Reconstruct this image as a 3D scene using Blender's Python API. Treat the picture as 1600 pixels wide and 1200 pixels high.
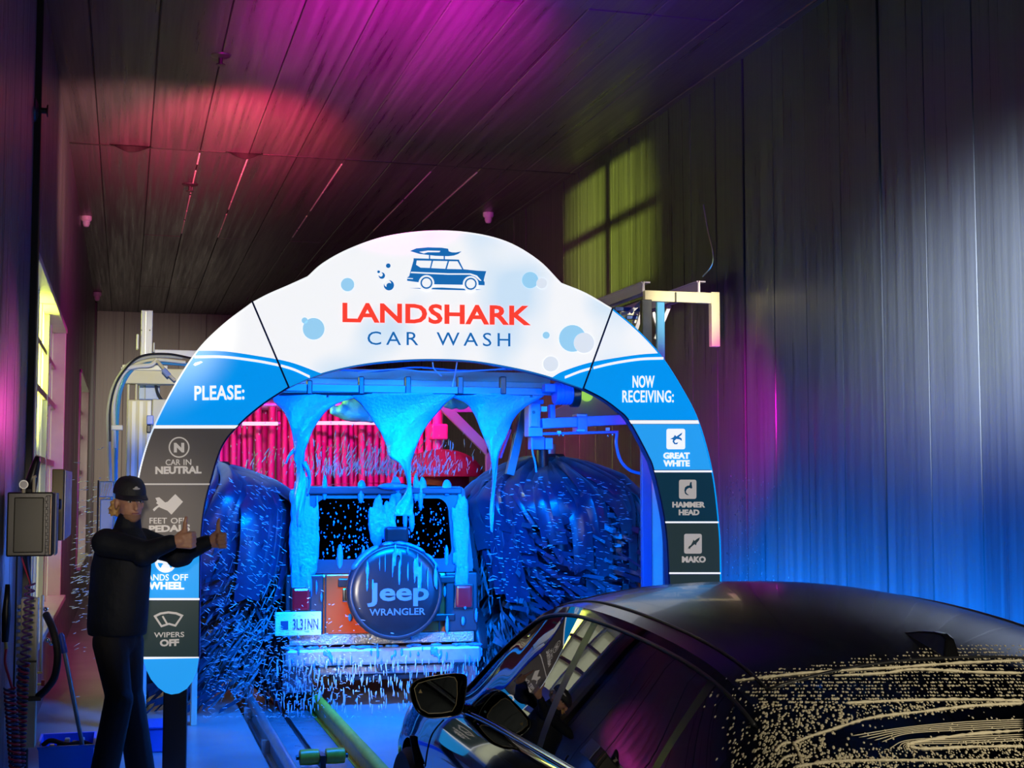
import bpy, bmesh, math, random
from mathutils import Vector, Matrix
random.seed(7)
SC = bpy.context.scene
for _o in list(bpy.data.objects):
    bpy.data.objects.remove(_o)
COL = SC.collection
R = math.radians
# ------------------------------------------------------------------ camera
F = 2200.0                                   # focal length in pixels of the 1600 px frame
PITCH = math.atan(160 / F)
YAW = math.atan(605 / F * math.cos(PITCH))
EYE = Vector((0, 0, 1.8))
cam_d = bpy.data.cameras.new('camera')
cam_d.sensor_fit = 'HORIZONTAL'; cam_d.sensor_width = 36; cam_d.lens = 36 * F / 1600
cam_d.clip_start = .05; cam_d.clip_end = 300
cam = bpy.data.objects.new('camera', cam_d); COL.objects.link(cam)
cam.location = EYE; cam.rotation_euler = (R(90) + PITCH, 0, -YAW)
SC.camera = cam
# ------------------------------------------------------------------ render look
SC.view_settings.view_transform = 'Standard'
SC.view_settings.look = 'None'
SC.view_settings.gamma = 1
SC.view_settings.use_curve_mapping = False
SC.view_settings.exposure = 0.0
try:
    SC.cycles.max_bounces = 7; SC.cycles.diffuse_bounces = 3; SC.cycles.glossy_bounces = 4
    SC.cycles.transparent_max_bounces = 10; SC.cycles.transmission_bounces = 4
    SC.cycles.caustics_reflective = False; SC.cycles.caustics_refractive = False
    SC.cycles.sample_clamp_indirect = 4
except Exception:
    pass
# ------------------------------------------------------------------ world: pale overcast daylight
W = bpy.data.worlds.new('daylight'); SC.world = W; W.use_nodes = True
_bg = W.node_tree.nodes['Background']
_bg.inputs[0].default_value = (.86, .88, .70, 1); _bg.inputs[1].default_value = 1.3
# ------------------------------------------------------------------ lights
def spot(name, loc, target, color, power, angle, blend=.8, radius=.12):
    l = bpy.data.lights.new(name, 'SPOT'); l.color = color; l.energy = power
    l.spot_size = R(angle); l.spot_blend = blend; l.shadow_soft_size = radius
    o = bpy.data.objects.new(name, l); COL.objects.link(o); o.location = loc
    o.rotation_euler = (Vector(target) - Vector(loc)).to_track_quat('-Z', 'Y').to_euler()
    return o
def area(name, loc, target, color, power, sx, sy, spread=180):
    l = bpy.data.lights.new(name, 'AREA'); l.shape = 'RECTANGLE'; l.size = sx; l.size_y = sy
    l.color = color; l.energy = power; l.spread = R(spread)
    o = bpy.data.objects.new(name, l); COL.objects.link(o); o.location = loc
    o.rotation_euler = (Vector(target) - Vector(loc)).to_track_quat('-Z', 'Y').to_euler()
    return o
BLUE = (.0, .16, 1); MAG = (1, .0, .50); RED = (1, .07, .12); PURP = (.8, .0, .75)
area('blue_arch_lights', (2.05, 9.3, 2.82), (2.1, 11.4, .95), BLUE, 240, 1.8, .25, 88)
area('blue_arch_side_lights', (3.25, 9.0, 1.6), (2.3, 11.6, 1.0), BLUE, 55, .12, 1.6, 120)
spot('tailgate_fill_spot', (.72, 9.15, .95), (2.05, 11.5, .60), (1, .9, .72), 260, 32, .8, .08)  # added spot hidden behind the sign leg, brightens the off-road car tail
spot('blue_floor_light', (1.6, 9.2, 3.0), (.9, 8.9, 0), BLUE, 800, 60, .6)
area('blue_wall_strip', (4.2, 8.4, .2), (4.95, 8.4, .62), (.0, .19, 1), 620, 6.5, .1, 110)
spot('pink_left_wall_light', (.32, 9.35, 2.25), (-.63, 8.5, 2.35), (1, .05, .5), 90, 60, 1, .08)  # here and next line: unseen spots added to tint the left wall
spot('blue_left_wall_light', (.32, 9.3, 1.3), (-.63, 8.2, 1.35), (.05, .2, 1), 110, 60, 1, .08)
spot('magenta_wall_light', (4.0, 9.7, 2.45), (4.95, 11.0, 2.3), (.9, 0, .6), 260, 80, 1)
spot('wall_glow_spot', (2.6, 2.2, 3.1), (4.95, 6.55, 2.85), (.72, .84, 1), 19000, 23, 1, .3)  # added unseen spot that makes the white glow on the right wall
spot('magenta_ceiling_light', (1.4, 7.2, 3.0), (1.95, 10.6, 5.4), (1, 0, .62), 7500, 40, 1, .2)  # this and the next three: unseen spots added for the ceiling glows
spot('red_ceiling_light', (1.2, 10.9, 3.4), (1.0, 14.4, 5.4), (1, .03, .12), 7500, 40, 1, .2)
spot('amber_ceiling_light', (.5, 12.2, 3.4), (.2, 14.6, 5.4), (1, .42, .36), 750, 80, 1, .2)
spot('violet_ceiling_light', (2.6, 6.5, 3.0), (3.0, 9.8, 5.4), (.25, .0, 1), 1200, 55, 1, .2)
area('magenta_rinse_lights', (2.2, 13.6, 3.5), (2.2, 16.6, 2.1), MAG, 95, 2.4, .2)
spot('magenta_back_light', (2.6, 14.2, 3.4), (4.95, 16.5, 2.2), (1, .05, .3), 420, 70, 1)
spot('red_left_wall_light', (1.2, 12.6, 1.7), (-.63, 18.5, .6), (1, .05, .16), 230, 60, 1)
spot('yellow_patch_spot', (-6.0, 11.3, 1.55), (4.95, 14.2, 4.45), (.85, 1, .12), 80000, 17, 1, .05)  # added unseen spot outside, throws the yellow patch through the window
spot('end_wall_spot', (1.6, 24, 3.6), (.2, 29.9, 2.2), (1, .9, .72), 1200, 70, 1)  # added spot inside the tunnel, warms the closed end wall
spot('person_fill_spot', (-.1, -1.5, 2.6), (-.05, 8.3, 1.5), (1, .84, .66), 1300, 9, 1, .2)  # narrow key spot added behind the camera for the person
spot('frame_fill_spot', (-.25, -1.5, 3.3), (.13, 11.0, 2.7), (1, .92, .62), 3800, 6.5, .8, .1)  # added narrow spot, lifts the white machine frame
spot('bracket_fill_spot', (3.6, -1, 3.6), (4.5, 10.9, 3.3), (1, .88, .6), 15000, 4.6, 1, .1)  # added narrow spot, lifts the beige pipe bracket
spot('soap_fill_spot', (2.4, -1.6, 3.0), (2.3, 2.9, 1.15), (1, .9, .7), 620, 27, 1, .3)  # added spot behind the camera so the sedan's soap shows

# ------------------------------------------------------------------ projection helpers (pixel of the photo + known distance -> place)
_f = Vector((math.sin(YAW) * math.cos(PITCH), math.cos(YAW) * math.cos(PITCH), math.sin(PITCH)))
_r = Vector((math.cos(YAW), -math.sin(YAW), 0)); _u = _r.cross(_f)
def ray(px, py): return _f + _r * ((px - 800) / F) - _u * ((py - 600) / F)
def at_y(px, py, Y): d = ray(px, py); return EYE + d * (Y / d.y)
def at_z(px, py, Z): d = ray(px, py); return EYE + d * ((Z - EYE.z) / d.z)
def at_x(px, py, X): d = ray(px, py); return EYE + d * (X / d.x)
def at_plane(px, py, P, n): d = ray(px, py); return EYE + d * ((P - EYE).dot(n) / d.dot(n))

# ------------------------------------------------------------------ materials
MATS = {}
def new_mat(name):
    m = bpy.data.materials.new(name); m.use_nodes = True
    MATS[name] = m
    return m, m.node_tree, m.node_tree.nodes['Principled BSDF']
def mat(name, col, rough=.5, metal=0, emit=None, estr=0, var=0, scale=8, bump=0, coat=0, spec=.5, trans=0, stretch=(1, 1, 1), alpha=1, sheen=0):
    if name in MATS: return MATS[name]
    m, nt, b = new_mat(name)
    b.inputs['Base Color'].default_value = (*col, 1)
    b.inputs['Roughness'].default_value = rough; b.inputs['Metallic'].default_value = metal
    b.inputs['Specular IOR Level'].default_value = spec
    b.inputs['Coat Weight'].default_value = coat
    b.inputs['Coat Roughness'].default_value = .04
    b.inputs['Transmission Weight'].default_value = trans
    b.inputs['Alpha'].default_value = alpha
    if sheen: b.inputs['Sheen Weight'].default_value = sheen
    if emit:
        b.inputs['Emission Color'].default_value = (*emit, 1); b.inputs['Emission Strength'].default_value = estr
    if var or bump:
        tc = nt.nodes.new('ShaderNodeTexCoord'); mp = nt.nodes.new('ShaderNodeMapping')
        mp.inputs['Scale'].default_value = stretch
        nz = nt.nodes.new('ShaderNodeTexNoise'); nz.inputs['Scale'].default_value = scale; nz.inputs['Detail'].default_value = 5
        nt.links.new(tc.outputs['Object'], mp.inputs[0]); nt.links.new(mp.outputs[0], nz.inputs['Vector'])
        if var:
            mx = nt.nodes.new('ShaderNodeMix'); mx.data_type = 'RGBA'
            mx.inputs['A'].default_value = (*[c * (1 - var) for c in col], 1)
            mx.inputs['B'].default_value = (*[min(1, c * (1 + var)) for c in col], 1)
            nt.links.new(nz.outputs['Fac'], mx.inputs['Factor']); nt.links.new(mx.outputs['Result'], b.inputs['Base Color'])
        if bump:
            bp = nt.nodes.new('ShaderNodeBump'); bp.inputs['Strength'].default_value = bump; bp.inputs['Distance'].default_value = .02
            nt.links.new(nz.outputs['Fac'], bp.inputs['Height']); nt.links.new(bp.outputs[0], b.inputs['Normal'])
    return m
def panel_mat(name, col, stretch, rough=(.22, .55), bump=.25):
    """glossy dark plastic wall boards with streaks running along the boards"""
    m, nt, b = new_mat(name)
    g = nt.nodes.new('ShaderNodeNewGeometry'); mp = nt.nodes.new('ShaderNodeMapping'); mp.inputs['Scale'].default_value = stretch
    nz = nt.nodes.new('ShaderNodeTexNoise'); nz.inputs['Scale'].default_value = 3; nz.inputs['Detail'].default_value = 6; nz.inputs['Roughness'].default_value = .65
    nt.links.new(g.outputs['Position'], mp.inputs[0]); nt.links.new(mp.outputs[0], nz.inputs['Vector'])
    cr = nt.nodes.new('ShaderNodeMapRange'); cr.inputs['From Min'].default_value = .3; cr.inputs['From Max'].default_value = .7
    cr.inputs['To Min'].default_value = rough[0]; cr.inputs['To Max'].default_value = rough[1]
    nt.links.new(nz.outputs['Fac'], cr.inputs['Value']); nt.links.new(cr.outputs[0], b.inputs['Roughness'])
    oi = nt.nodes.new('ShaderNodeObjectInfo')
    ad = nt.nodes.new('ShaderNodeMath'); ad.operation = 'MULTIPLY_ADD'; ad.inputs[1].default_value = .35; 
    nt.links.new(oi.outputs['Random'], ad.inputs[0])
    cr2 = nt.nodes.new('ShaderNodeMapRange'); cr2.inputs['From Min'].default_value = .3; cr2.inputs['From Max'].default_value = .7
    nt.links.new(nz.outputs['Fac'], cr2.inputs['Value']); nt.links.new(cr2.outputs[0], ad.inputs[2])
    mx = nt.nodes.new('ShaderNodeMix'); mx.data_type = 'RGBA'
    mx.inputs['A'].default_value = (*[c * .55 for c in col], 1); mx.inputs['B'].default_value = (*[c * 1.35 for c in col], 1)
    nt.links.new(ad.outputs[0], mx.inputs['Factor']); nt.links.new(mx.outputs['Result'], b.inputs['Base Color'])
    bp = nt.nodes.new('ShaderNodeBump'); bp.inputs['Strength'].default_value = bump; bp.inputs['Distance'].default_value = .01
    nt.links.new(nz.outputs['Fac'], bp.inputs['Height']); nt.links.new(bp.outputs[0], b.inputs['Normal'])
    return m
def glass_mat(name, tint, mixf=.12, rough=.02):
    m, nt, b = new_mat(name)
    out = nt.nodes['Material Output']
    tr = nt.nodes.new('ShaderNodeBsdfTransparent'); tr.inputs[0].default_value = (*tint, 1)
    gl = nt.nodes.new('ShaderNodeBsdfGlossy'); gl.inputs['Roughness'].default_value = rough
    fr = nt.nodes.new('ShaderNodeFresnel'); fr.inputs[0].default_value = 1.5
    ad = nt.nodes.new('ShaderNodeMath'); ad.operation = 'ADD'; ad.inputs[1].default_value = mixf; ad.use_clamp = True
    nt.links.new(fr.outputs[0], ad.inputs[0])
    mx = nt.nodes.new('ShaderNodeMixShader'); nt.links.new(ad.outputs[0], mx.inputs[0])
    nt.links.new(tr.outputs[0], mx.inputs[1]); nt.links.new(gl.outputs[0], mx.inputs[2]); nt.links.new(mx.outputs[0], out.inputs[0])
    return m
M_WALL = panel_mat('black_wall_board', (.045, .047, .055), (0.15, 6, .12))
M_CEIL = panel_mat('black_ceiling_board', (.05, .046, .052), (6, .12, .15))
M_BACK = panel_mat('dark_end_board', (.13, .115, .105), (6, .15, .12), (.4, .7))
M_FLOOR = mat('wet_concrete', (.36, .35, .34), .28, var=.35, scale=2.2, bump=.12)
M_ALU = mat('white_aluminium', (.72, .71, .62), .38, var=.12, scale=6)
M_ALUG = mat('grey_aluminium', (.55, .56, .58), .32, .6, var=.15, scale=10)
M_BLACK = mat('black_plastic', (.012, .012, .014), .35)
M_RUBBER = mat('black_rubber', (.018, .018, .02), .65, var=.3, scale=30)
M_DARKM = mat('dark_metal', (.05, .05, .055), .4, .5)
M_CHROME = mat('chrome', (.75, .75, .76), .12, 1)
M_YEL = mat('yellow_paint', (.75, .50, .03), .4, var=.35, scale=14)
M_WHITEP = mat('white_plastic', (.8, .8, .8), .4)
M_BEIGE = mat('beige_plastic', (.62, .58, .40), .45, var=.15, scale=5)
M_RED = mat('red_plastic', (.65, .03, .05), .4)
M_HOSEB = mat('blue_hose', (.05, .28, .62), .35)
M_GLASSW, _nt, _b = new_mat('frosted_window_glass')
_tl = _nt.nodes.new('ShaderNodeBsdfTranslucent'); _tl.inputs[0].default_value = (.9, .9, .86, 1)
_tr = _nt.nodes.new('ShaderNodeBsdfTransparent'); _tr.inputs[0].default_value = (.95, .96, .9, 1)
_gl = _nt.nodes.new('ShaderNodeBsdfGlossy'); _gl.inputs['Roughness'].default_value = .1
_m1 = _nt.nodes.new('ShaderNodeMixShader'); _m1.inputs[0].default_value = .5
_m2 = _nt.nodes.new('ShaderNodeMixShader'); _m2.inputs[0].default_value = .04
_nt.links.new(_tl.outputs[0], _m1.inputs[1]); _nt.links.new(_tr.outputs[0], _m1.inputs[2])
_nt.links.new(_m1.outputs[0], _m2.inputs[1]); _nt.links.new(_gl.outputs[0], _m2.inputs[2]); _nt.links.new(_m2.outputs[0], _nt.nodes['Material Output'].inputs[0])

# ------------------------------------------------------------------ mesh builder
class MB:
    def __init__(s): s.v = []; s.f = []
    def add(s, vs, fs):
        n = len(s.v); s.v += [tuple(q) for q in vs]; s.f += [tuple(i + n for i in f) for f in fs]; return s
    def box(s, a, b, mtx=None):
        x0, y0, z0 = a; x1, y1, z1 = b
        vs = [(x0,y0,z0),(x1,y0,z0),(x1,y1,z0),(x0,y1,z0),(x0,y0,z1),(x1,y0,z1),(x1,y1,z1),(x0,y1,z1)]
        if mtx: vs = [mtx @ Vector(q) for q in vs]
        return s.add(vs, [(0,3,2,1),(4,5,6,7),(0,1,5,4),(1,2,6,5),(2,3,7,6),(3,0,4,7)])
    def bar(s, p, q, w, h, up=(0,0,1)):
        p = Vector(p); q = Vector(q); d = (q - p).normalized(); up = Vector(up)
        if abs(d.dot(up)) > .98: up = Vector((0, 1, 0))
        a = d.cross(up).normalized(); b = a.cross(d)
        vs = [c + a * sx * w / 2 + b * sy * h / 2 for c in (p, q) for sx, sy in ((-1,-1),(1,-1),(1,1),(-1,1))]
        return s.add(vs, [(0,1,2,3),(7,6,5,4),(0,4,5,1),(1,5,6,2),(2,6,7,3),(3,7,4,0)])
    def tube(s, pts, r, n=10, caps=True):
        pts = [Vector(p) for p in pts]; rs = r if isinstance(r, (list, tuple)) else [r] * len(pts)
        n0 = len(s.v); prev = None
        for i, p in enumerate(pts):
            d = (pts[min(i + 1, len(pts) - 1)] - pts[max(i - 1, 0)]).normalized()
            if prev is None:
                up = Vector((0, 0, 1)) if abs(d.z) < .9 else Vector((1, 0, 0)); a = d.cross(up).normalized()
            else:
                a = (prev - d * prev.dot(d)).normalized()
            prev = a; b = d.cross(a)
            for k in range(n):
                t = 2 * math.pi * k / n; s.v.append(tuple(p + (a * math.cos(t) + b * math.sin(t)) * rs[i]))
        for i in range(len(pts) - 1):
            for k in range(n):
                a0 = n0 + i * n + k; b0 = n0 + i * n + (k + 1) % n
                s.f.append((a0, a0 + n, b0 + n, b0))
        if caps:
            s.f.append(tuple(n0 + k for k in range(n))); m = n0 + (len(pts) - 1) * n
            s.f.append(tuple(m + n - 1 - k for k in range(n)))
        return s
    def cyl(s, p, q, r, n=16): return s.tube([p, q], r, n)
    def cap(s, p, q, r0, r1, n=12, m=4):
        """tapered capsule"""
        p = Vector(p); q = Vector(q); d = q - p; L = d.length; d = d / L if L > 1e-6 else Vector((0,0,1))
        pts = []; rs = []
        for i in range(m + 1):
            t = math.pi / 2 * (1 - i / m); pts.append(p - d * r0 * math.sin(t) ); rs.append(max(r0 * math.cos(t), 1e-4))
        for i in range(m + 1):
            t = math.pi / 2 * i / m; pts.append(q + d * r1 * math.sin(t)); rs.append(max(r1 * math.cos(t), 1e-4))
        return s.tube(pts, rs, n)
    def ell(s, c, r, nu=12, nv=8, mtx=None):
        c = Vector(c); n0 = len(s.v)
        rr = (r, r, r) if not isinstance(r, (tuple, list)) else r
        def put(q):
            q = Vector(q)
            if mtx: q = mtx @ q
            s.v.append(tuple(c + q))
        put((0, 0, -rr[2]))
        for j in range(1, nv):
            t = math.pi * j / nv - math.pi / 2
            for i in range(nu):
                a = 2 * math.pi * i / nu; put((rr[0]*math.cos(t)*math.cos(a), rr[1]*math.cos(t)*math.sin(a), rr[2]*math.sin(t)))
        put((0, 0, rr[2])); top = len(s.v) - 1
        for i in range(nu):
            k = (i + 1) % nu
            s.f.append((n0, n0 + 1 + k, n0 + 1 + i))
            for j in range(nv - 2):
                a = n0 + 1 + j * nu; s.f.append((a + i, a + k, a + nu + k, a + nu + i))
            a = n0 + 1 + (nv - 2) * nu; s.f.append((a + i, a + k, top))
        return s
    def prism(s, front, back):
        """closed solid between two matching outlines"""
        n = len(front); n0 = len(s.v); s.v += [tuple(p) for p in front] + [tuple(p) for p in back]
        s.f.append(tuple(n0 + i for i in range(n))); s.f.append(tuple(n0 + 2*n - 1 - i for i in range(n)))
        for i in range(n):
            k = (i + 1) % n; s.f.append((n0 + i, n0 + n + i, n0 + n + k, n0 + k))
        return s
    def lathe(s, prof, c=(0,0,0), axis='z', n=32):
        """prof: (radius, height) list, closed to the axis at both ends if radius is ~0"""
        c = Vector(c); n0 = len(s.v)
        for (r, h) in prof:
            for k in range(n):
                t = 2 * math.pi * k / n; a, b = r * math.cos(t), r * math.sin(t)
                q = (a, b, h) if axis == 'z' else ((a, h, b) if axis == 'y' else (h, a, b))
                s.v.append(tuple(c + Vector(q)))
        for j in range(len(prof) - 1):
            for k in range(n):
                a = n0 + j * n + k; b = n0 + j * n + (k + 1) % n; s.f.append((a, b, b + n, a + n))
        return s
    def grid(s, rows, closed=False):
        n0 = len(s.v); m = len(rows[0])
        for r in rows: s.v += [tuple(p) for p in r]
        for i in range(len(rows) - 1):
            for k in range(m if closed else m - 1):
                a = n0 + i * m + k; b = n0 + i * m + (k + 1) % m; s.f.append((a, b, b + m, a + m))
        return s
    def mesh(s, name, material=None, smooth=False, fix=True):
        me = bpy.data.meshes.new(name); me.from_pydata(s.v, [], s.f); me.update()
        if fix:
            bm = bmesh.new(); bm.from_mesh(me); bmesh.ops.recalc_face_normals(bm, faces=bm.faces); bm.to_mesh(me); bm.free()
        if material: me.materials.append(material)
        if smooth:
            me.shade_smooth()
            if smooth == 'auto':
                try: me.set_sharp_from_angle(angle=R(38))
                except Exception: pass
        return me
    def build(s, name, material, parent=None, smooth=False, bevel=0, loc=None, fix=True):
        return link(name, s.mesh(name, material, smooth, fix), parent, bevel, loc)
def link(name, me, parent=None, bevel=0, loc=None):
    o = bpy.data.objects.new(name, me); COL.objects.link(o)
    if parent: o.parent = parent
    if loc: o.location = loc
    if bevel:
        b = o.modifiers.new('bevel', 'BEVEL'); b.width = bevel; b.segments = 2; b.limit_method = 'ANGLE'; b.angle_limit = R(40)
    return o
def tag(o, label=None, cat=None, group=None, kind=None):
    if label: o['label'] = label
    if cat: o['category'] = cat
    if group: o['group'] = group
    if kind: o['kind'] = kind
    return o
def empty(name, loc=(0,0,0), label=None, cat=None, group=None, kind=None, rz=0):
    o = bpy.data.objects.new(name, None); COL.objects.link(o); o.location = loc; o.rotation_euler = (0, 0, rz)
    o.empty_display_size = .1
    return tag(o, label, cat, group, kind)
def remesh(mb, name, voxel, material, parent=None, smooth_it=6, smooth_f=.5):
    """melt overlapping closed shapes into one continuous skin"""
    me = mb.mesh(name + '_tmp', None); o = bpy.data.objects.new('tmp', me); COL.objects.link(o)
    r = o.modifiers.new('r', 'REMESH'); r.mode = 'VOXEL'; r.voxel_size = voxel
    s = o.modifiers.new('s', 'SMOOTH'); s.iterations = smooth_it; s.factor = smooth_f
    dg = bpy.context.evaluated_depsgraph_get(); dg.update()
    out = bpy.data.meshes.new_from_object(o.evaluated_get(dg)); out.name = name
    bpy.data.objects.remove(o); bpy.data.meshes.remove(me)
    out.materials.clear(); out.materials.append(material); out.shade_smooth()
    return link(name, out, parent)
def spl(pts, n=12):
    """Catmull-Rom through points"""
    P = [Vector(p) for p in pts]; P = [P[0] * 2 - P[1]] + P + [P[-1] * 2 - P[-2]]; out = []
    for i in range(1, len(P) - 2):
        for k in range(n):
            t = k / n; a, b, c, d = P[i-1], P[i], P[i+1], P[i+2]
            out.append(.5 * ((2*b) + (c - a)*t + (2*a - 5*b + 4*c - d)*t*t + (3*b - a - 3*c + d)*t**3))
    out.append(P[-2]); return out
def lerp_tab(tab, x):
    if x <= tab[0][0]: return tab[0][1]
    for (a, va), (b, vb) in zip(tab, tab[1:]):
        if x <= b: return va + (vb - va) * (x - a) / (b - a)
    return tab[-1][1]
def smooth_tab(tab, x):
    if x <= tab[0][0]: return tab[0][1]
    if x >= tab[-1][0]: return tab[-1][1]
    for i in range(len(tab) - 1):
        if x <= tab[i+1][0]:
            x0, y0 = tab[i]; x1, y1 = tab[i+1]; h = x1 - x0
            m0 = (y1 - tab[i-1][1]) / (x1 - tab[i-1][0]) if i > 0 else (y1 - y0) / h
            m1 = (tab[i+2][1] - y0) / (tab[i+2][0] - x0) if i + 2 < len(tab) else (y1 - y0) / h
            t = (x - x0) / h
            return (2*t**3 - 3*t*t + 1)*y0 + (t**3 - 2*t*t + t)*h*m0 + (-2*t**3 + 3*t*t)*y1 + (t**3 - t*t)*h*m1
def text_mesh(txt, bold=0.0, depth=.02, space=1.0):
    cu = bpy.data.curves.new('t', 'FONT'); cu.body = txt; cu.offset = bold; cu.extrude = depth; cu.space_character = space; cu.resolution_u = 3
    o = bpy.data.objects.new('t', cu); COL.objects.link(o)
    dg = bpy.context.evaluated_depsgraph_get(); dg.update()
    me = bpy.data.meshes.new_from_object(o.evaluated_get(dg))
    bpy.data.objects.remove(o); bpy.data.curves.remove(cu)
    xs = [v.co.x for v in me.vertices]; ys = [v.co.y for v in me.vertices]
    x0, x1, y0, y1 = min(xs), max(xs), min(ys), max(ys)
    for v in me.vertices:      # normalise to a unit box, z to -1..1
        v.co = Vector(((v.co.x - x0) / (x1 - x0), (v.co.y - y0) / (y1 - y0), v.co.z / depth))
    return me
# ================================================================== THE SETTING
RX, LX, CZ, YB, YF = 4.95, -.63, 5.4, 30.0, -4.0
def struct(o): o['kind'] = 'structure'; return o
def board_mesh(name, w, h, t, material, e=.006):
    """one board lying in the y-z plane, face towards -x, bevelled long edges"""
    mb = MB(); g = .0035
    mb.prism([(0, g + e, 0), (0, w - g - e, 0), (e, w - g, 0), (t, w - g, 0), (t, g, 0), (e, g, 0)],
             [(0, g + e, h), (0, w - g - e, h), (e, w - g, h), (t, w - g, h), (t, g, h), (e, g, h)])
    return mb.mesh(name, material)
# floor: concrete slabs left and right of the conveyor track
fl = MB().box((LX, YF, -.12), (.93, YB, 0)).build('floor', M_FLOOR); struct(fl)
s2 = MB().box((1.64, YF, -.12), (RX, YB, 0)).build('slab', M_FLOOR, fl)
s3 = MB().box((.93, YF, -.13), (1.64, YB, -.075)).build('track_bed', mat('track_steel', (.30, .31, .33), .3, .3, var=.4, scale=5), fl)
gm = MB().box((-45, -20, -.2), (LX - .25, 60, -.12)).build('ground', mat('pavement_outside', (.42, .41, .37), .8, var=.2, scale=.6)); struct(gm)
# right wall
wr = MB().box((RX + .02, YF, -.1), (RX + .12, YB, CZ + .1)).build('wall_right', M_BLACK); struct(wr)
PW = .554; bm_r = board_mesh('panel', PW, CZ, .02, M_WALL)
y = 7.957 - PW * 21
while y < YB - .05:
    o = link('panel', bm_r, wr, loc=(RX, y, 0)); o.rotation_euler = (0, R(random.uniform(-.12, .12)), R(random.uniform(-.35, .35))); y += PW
# back wall
wb = MB().box((LX - .1, YB + .02, -.1), (RX + .1, YB + .12, CZ + .1)).build('wall_back', M_BLACK); struct(wb)
bm_b = board_mesh('panel', PW, CZ, .02, M_BACK)
x = LX
while x < RX:
    o = link('panel', bm_b, wb, loc=(x + PW, YB, 0)); o.rotation_euler = (0, 0, R(90)); x += PW
# front wall with the entrance opening (behind the photographer)
wf = MB().box((LX, YF - .15, 0), (.5, YF, CZ)).box((3.3, YF - .15, 0), (RX, YF, CZ)).box((.5, YF - .15, 2.6), (3.3, YF, CZ)).build('wall_front', M_BACK); struct(wf)
# ceiling boards: three courses
ce = MB().box((LX - .1, YF, CZ + .03), (RX + .1, YB, CZ + .13)).build('ceiling', M_BLACK); struct(ce)
CW = .52
JY = [-6.3, -.9, 4.5, 9.9, 15.28, 20.67, 26.06, YB]
def ceil_board(L, w): 
    mb = MB(); g = .0035; e = .006; t = .02
    a = [(g + e, 0, 0), (w - g - e, 0, 0), (w - g, 0, e), (w - g, 0, t), (g, 0, t), (g, 0, e)]
    return mb.prism(a, [(p[0], L, p[2]) for p in a]).mesh('panel', M_CEIL)
cbm = {}
for j in range(len(JY) - 1):
    y0, y1 = max(JY[j], YF), JY[j + 1]
    key = round(y1 - y0 - .008, 3)
    if key not in cbm: cbm[key] = ceil_board(key, CW)
    x = 1.232 - CW * 4
    while x < RX + .1:
        o = link('panel', cbm[key], ce, loc=(x, y0 + .004, CZ + random.uniform(-.004, .004))); o.rotation_euler = (R(random.uniform(-.05, .05)), R(random.uniform(-.25, .25)), 0)
        x += CW
M_STRIP = mat('pale_joint_strip', (.62, .58, .55), .45)
for k, (ya, yb_) in {0: (15.4, 20.6), 2: (15.5, 20.3), 4: (15.6, 19.8), 5: (15.5, 18.6), -1: (15.4, 20.4)}.items():
    q = ya
    while q < yb_:
        L = random.uniform(.5, 1.6); e_ = min(q + L, yb_)
        MB().box((1.232 + CW * k - .008, q, CZ - .006), (1.232 + CW * k + .008, e_, CZ + .002)).build('joint_strip', M_STRIP, ce)
        q = e_ + random.choice((.03, .12, .35))
MB().box((LX, 15.265, CZ - .004), (RX, 15.295, CZ + .004)).build('joint_strip', M_BLACK, ce)
# sagging board ends at the cross joint
for (xa, xb) in ((-.22, .22), (.98, 1.38)):
    mb = MB(); n = 12
    top = [(xa + (xb - xa) * i / n, 15.24, CZ - .002) for i in range(n + 1)]
    bot = [(xa + (xb - xa) * i / n, 15.22, CZ - .004 - .07 * math.sin(math.pi * i / n) ** 1.5) for i in range(n + 1)]
    mb.grid([top, bot, [(p[0], p[1] + .02, p[2]) for p in bot], [(p[0], p[1] + .03, p[2]) for p in top]])
    mb.build('sagging_edge', M_BLACK, ce)
# left wall with two windows
WIN = [(10.2, 15.15), (20.3, 24.6)]; WZ0, WZ1 = .65, 3.42
wl = MB()
ys = [YF] + [q for w_ in WIN for q in w_] + [YB]
for i in range(0, len(ys), 2): wl.box((LX - .22, ys[i], -.1), (LX - .02, ys[i + 1], CZ + .1))
for (a, b) in WIN:
    wl.box((LX - .22, a, -.1), (LX - .02, b, WZ0)); wl.box((LX - .22, a, WZ1), (LX - .02, b, CZ + .1))
wl = wl.build('wall_left', M_BLACK); struct(wl)
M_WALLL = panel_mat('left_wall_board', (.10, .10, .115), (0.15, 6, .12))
def lboard(y0, y1, z0, z1):
    m_ = board_mesh('panel', y1 - y0, z1 - z0, .02, M_WALLL)
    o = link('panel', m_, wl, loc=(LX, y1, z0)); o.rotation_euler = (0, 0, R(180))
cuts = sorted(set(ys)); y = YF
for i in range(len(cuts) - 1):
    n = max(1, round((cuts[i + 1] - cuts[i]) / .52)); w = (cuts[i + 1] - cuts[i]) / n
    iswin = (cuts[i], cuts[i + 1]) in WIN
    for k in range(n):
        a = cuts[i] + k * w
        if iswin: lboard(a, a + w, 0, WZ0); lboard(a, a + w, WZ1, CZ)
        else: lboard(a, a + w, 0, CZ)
M_FRAME = mat('white_window_frame', (.62, .61, .55), .4, var=.1)
M_FRAMEP = mat('bronze_window_bar', (.42, .34, .33), .35, .3)
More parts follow.
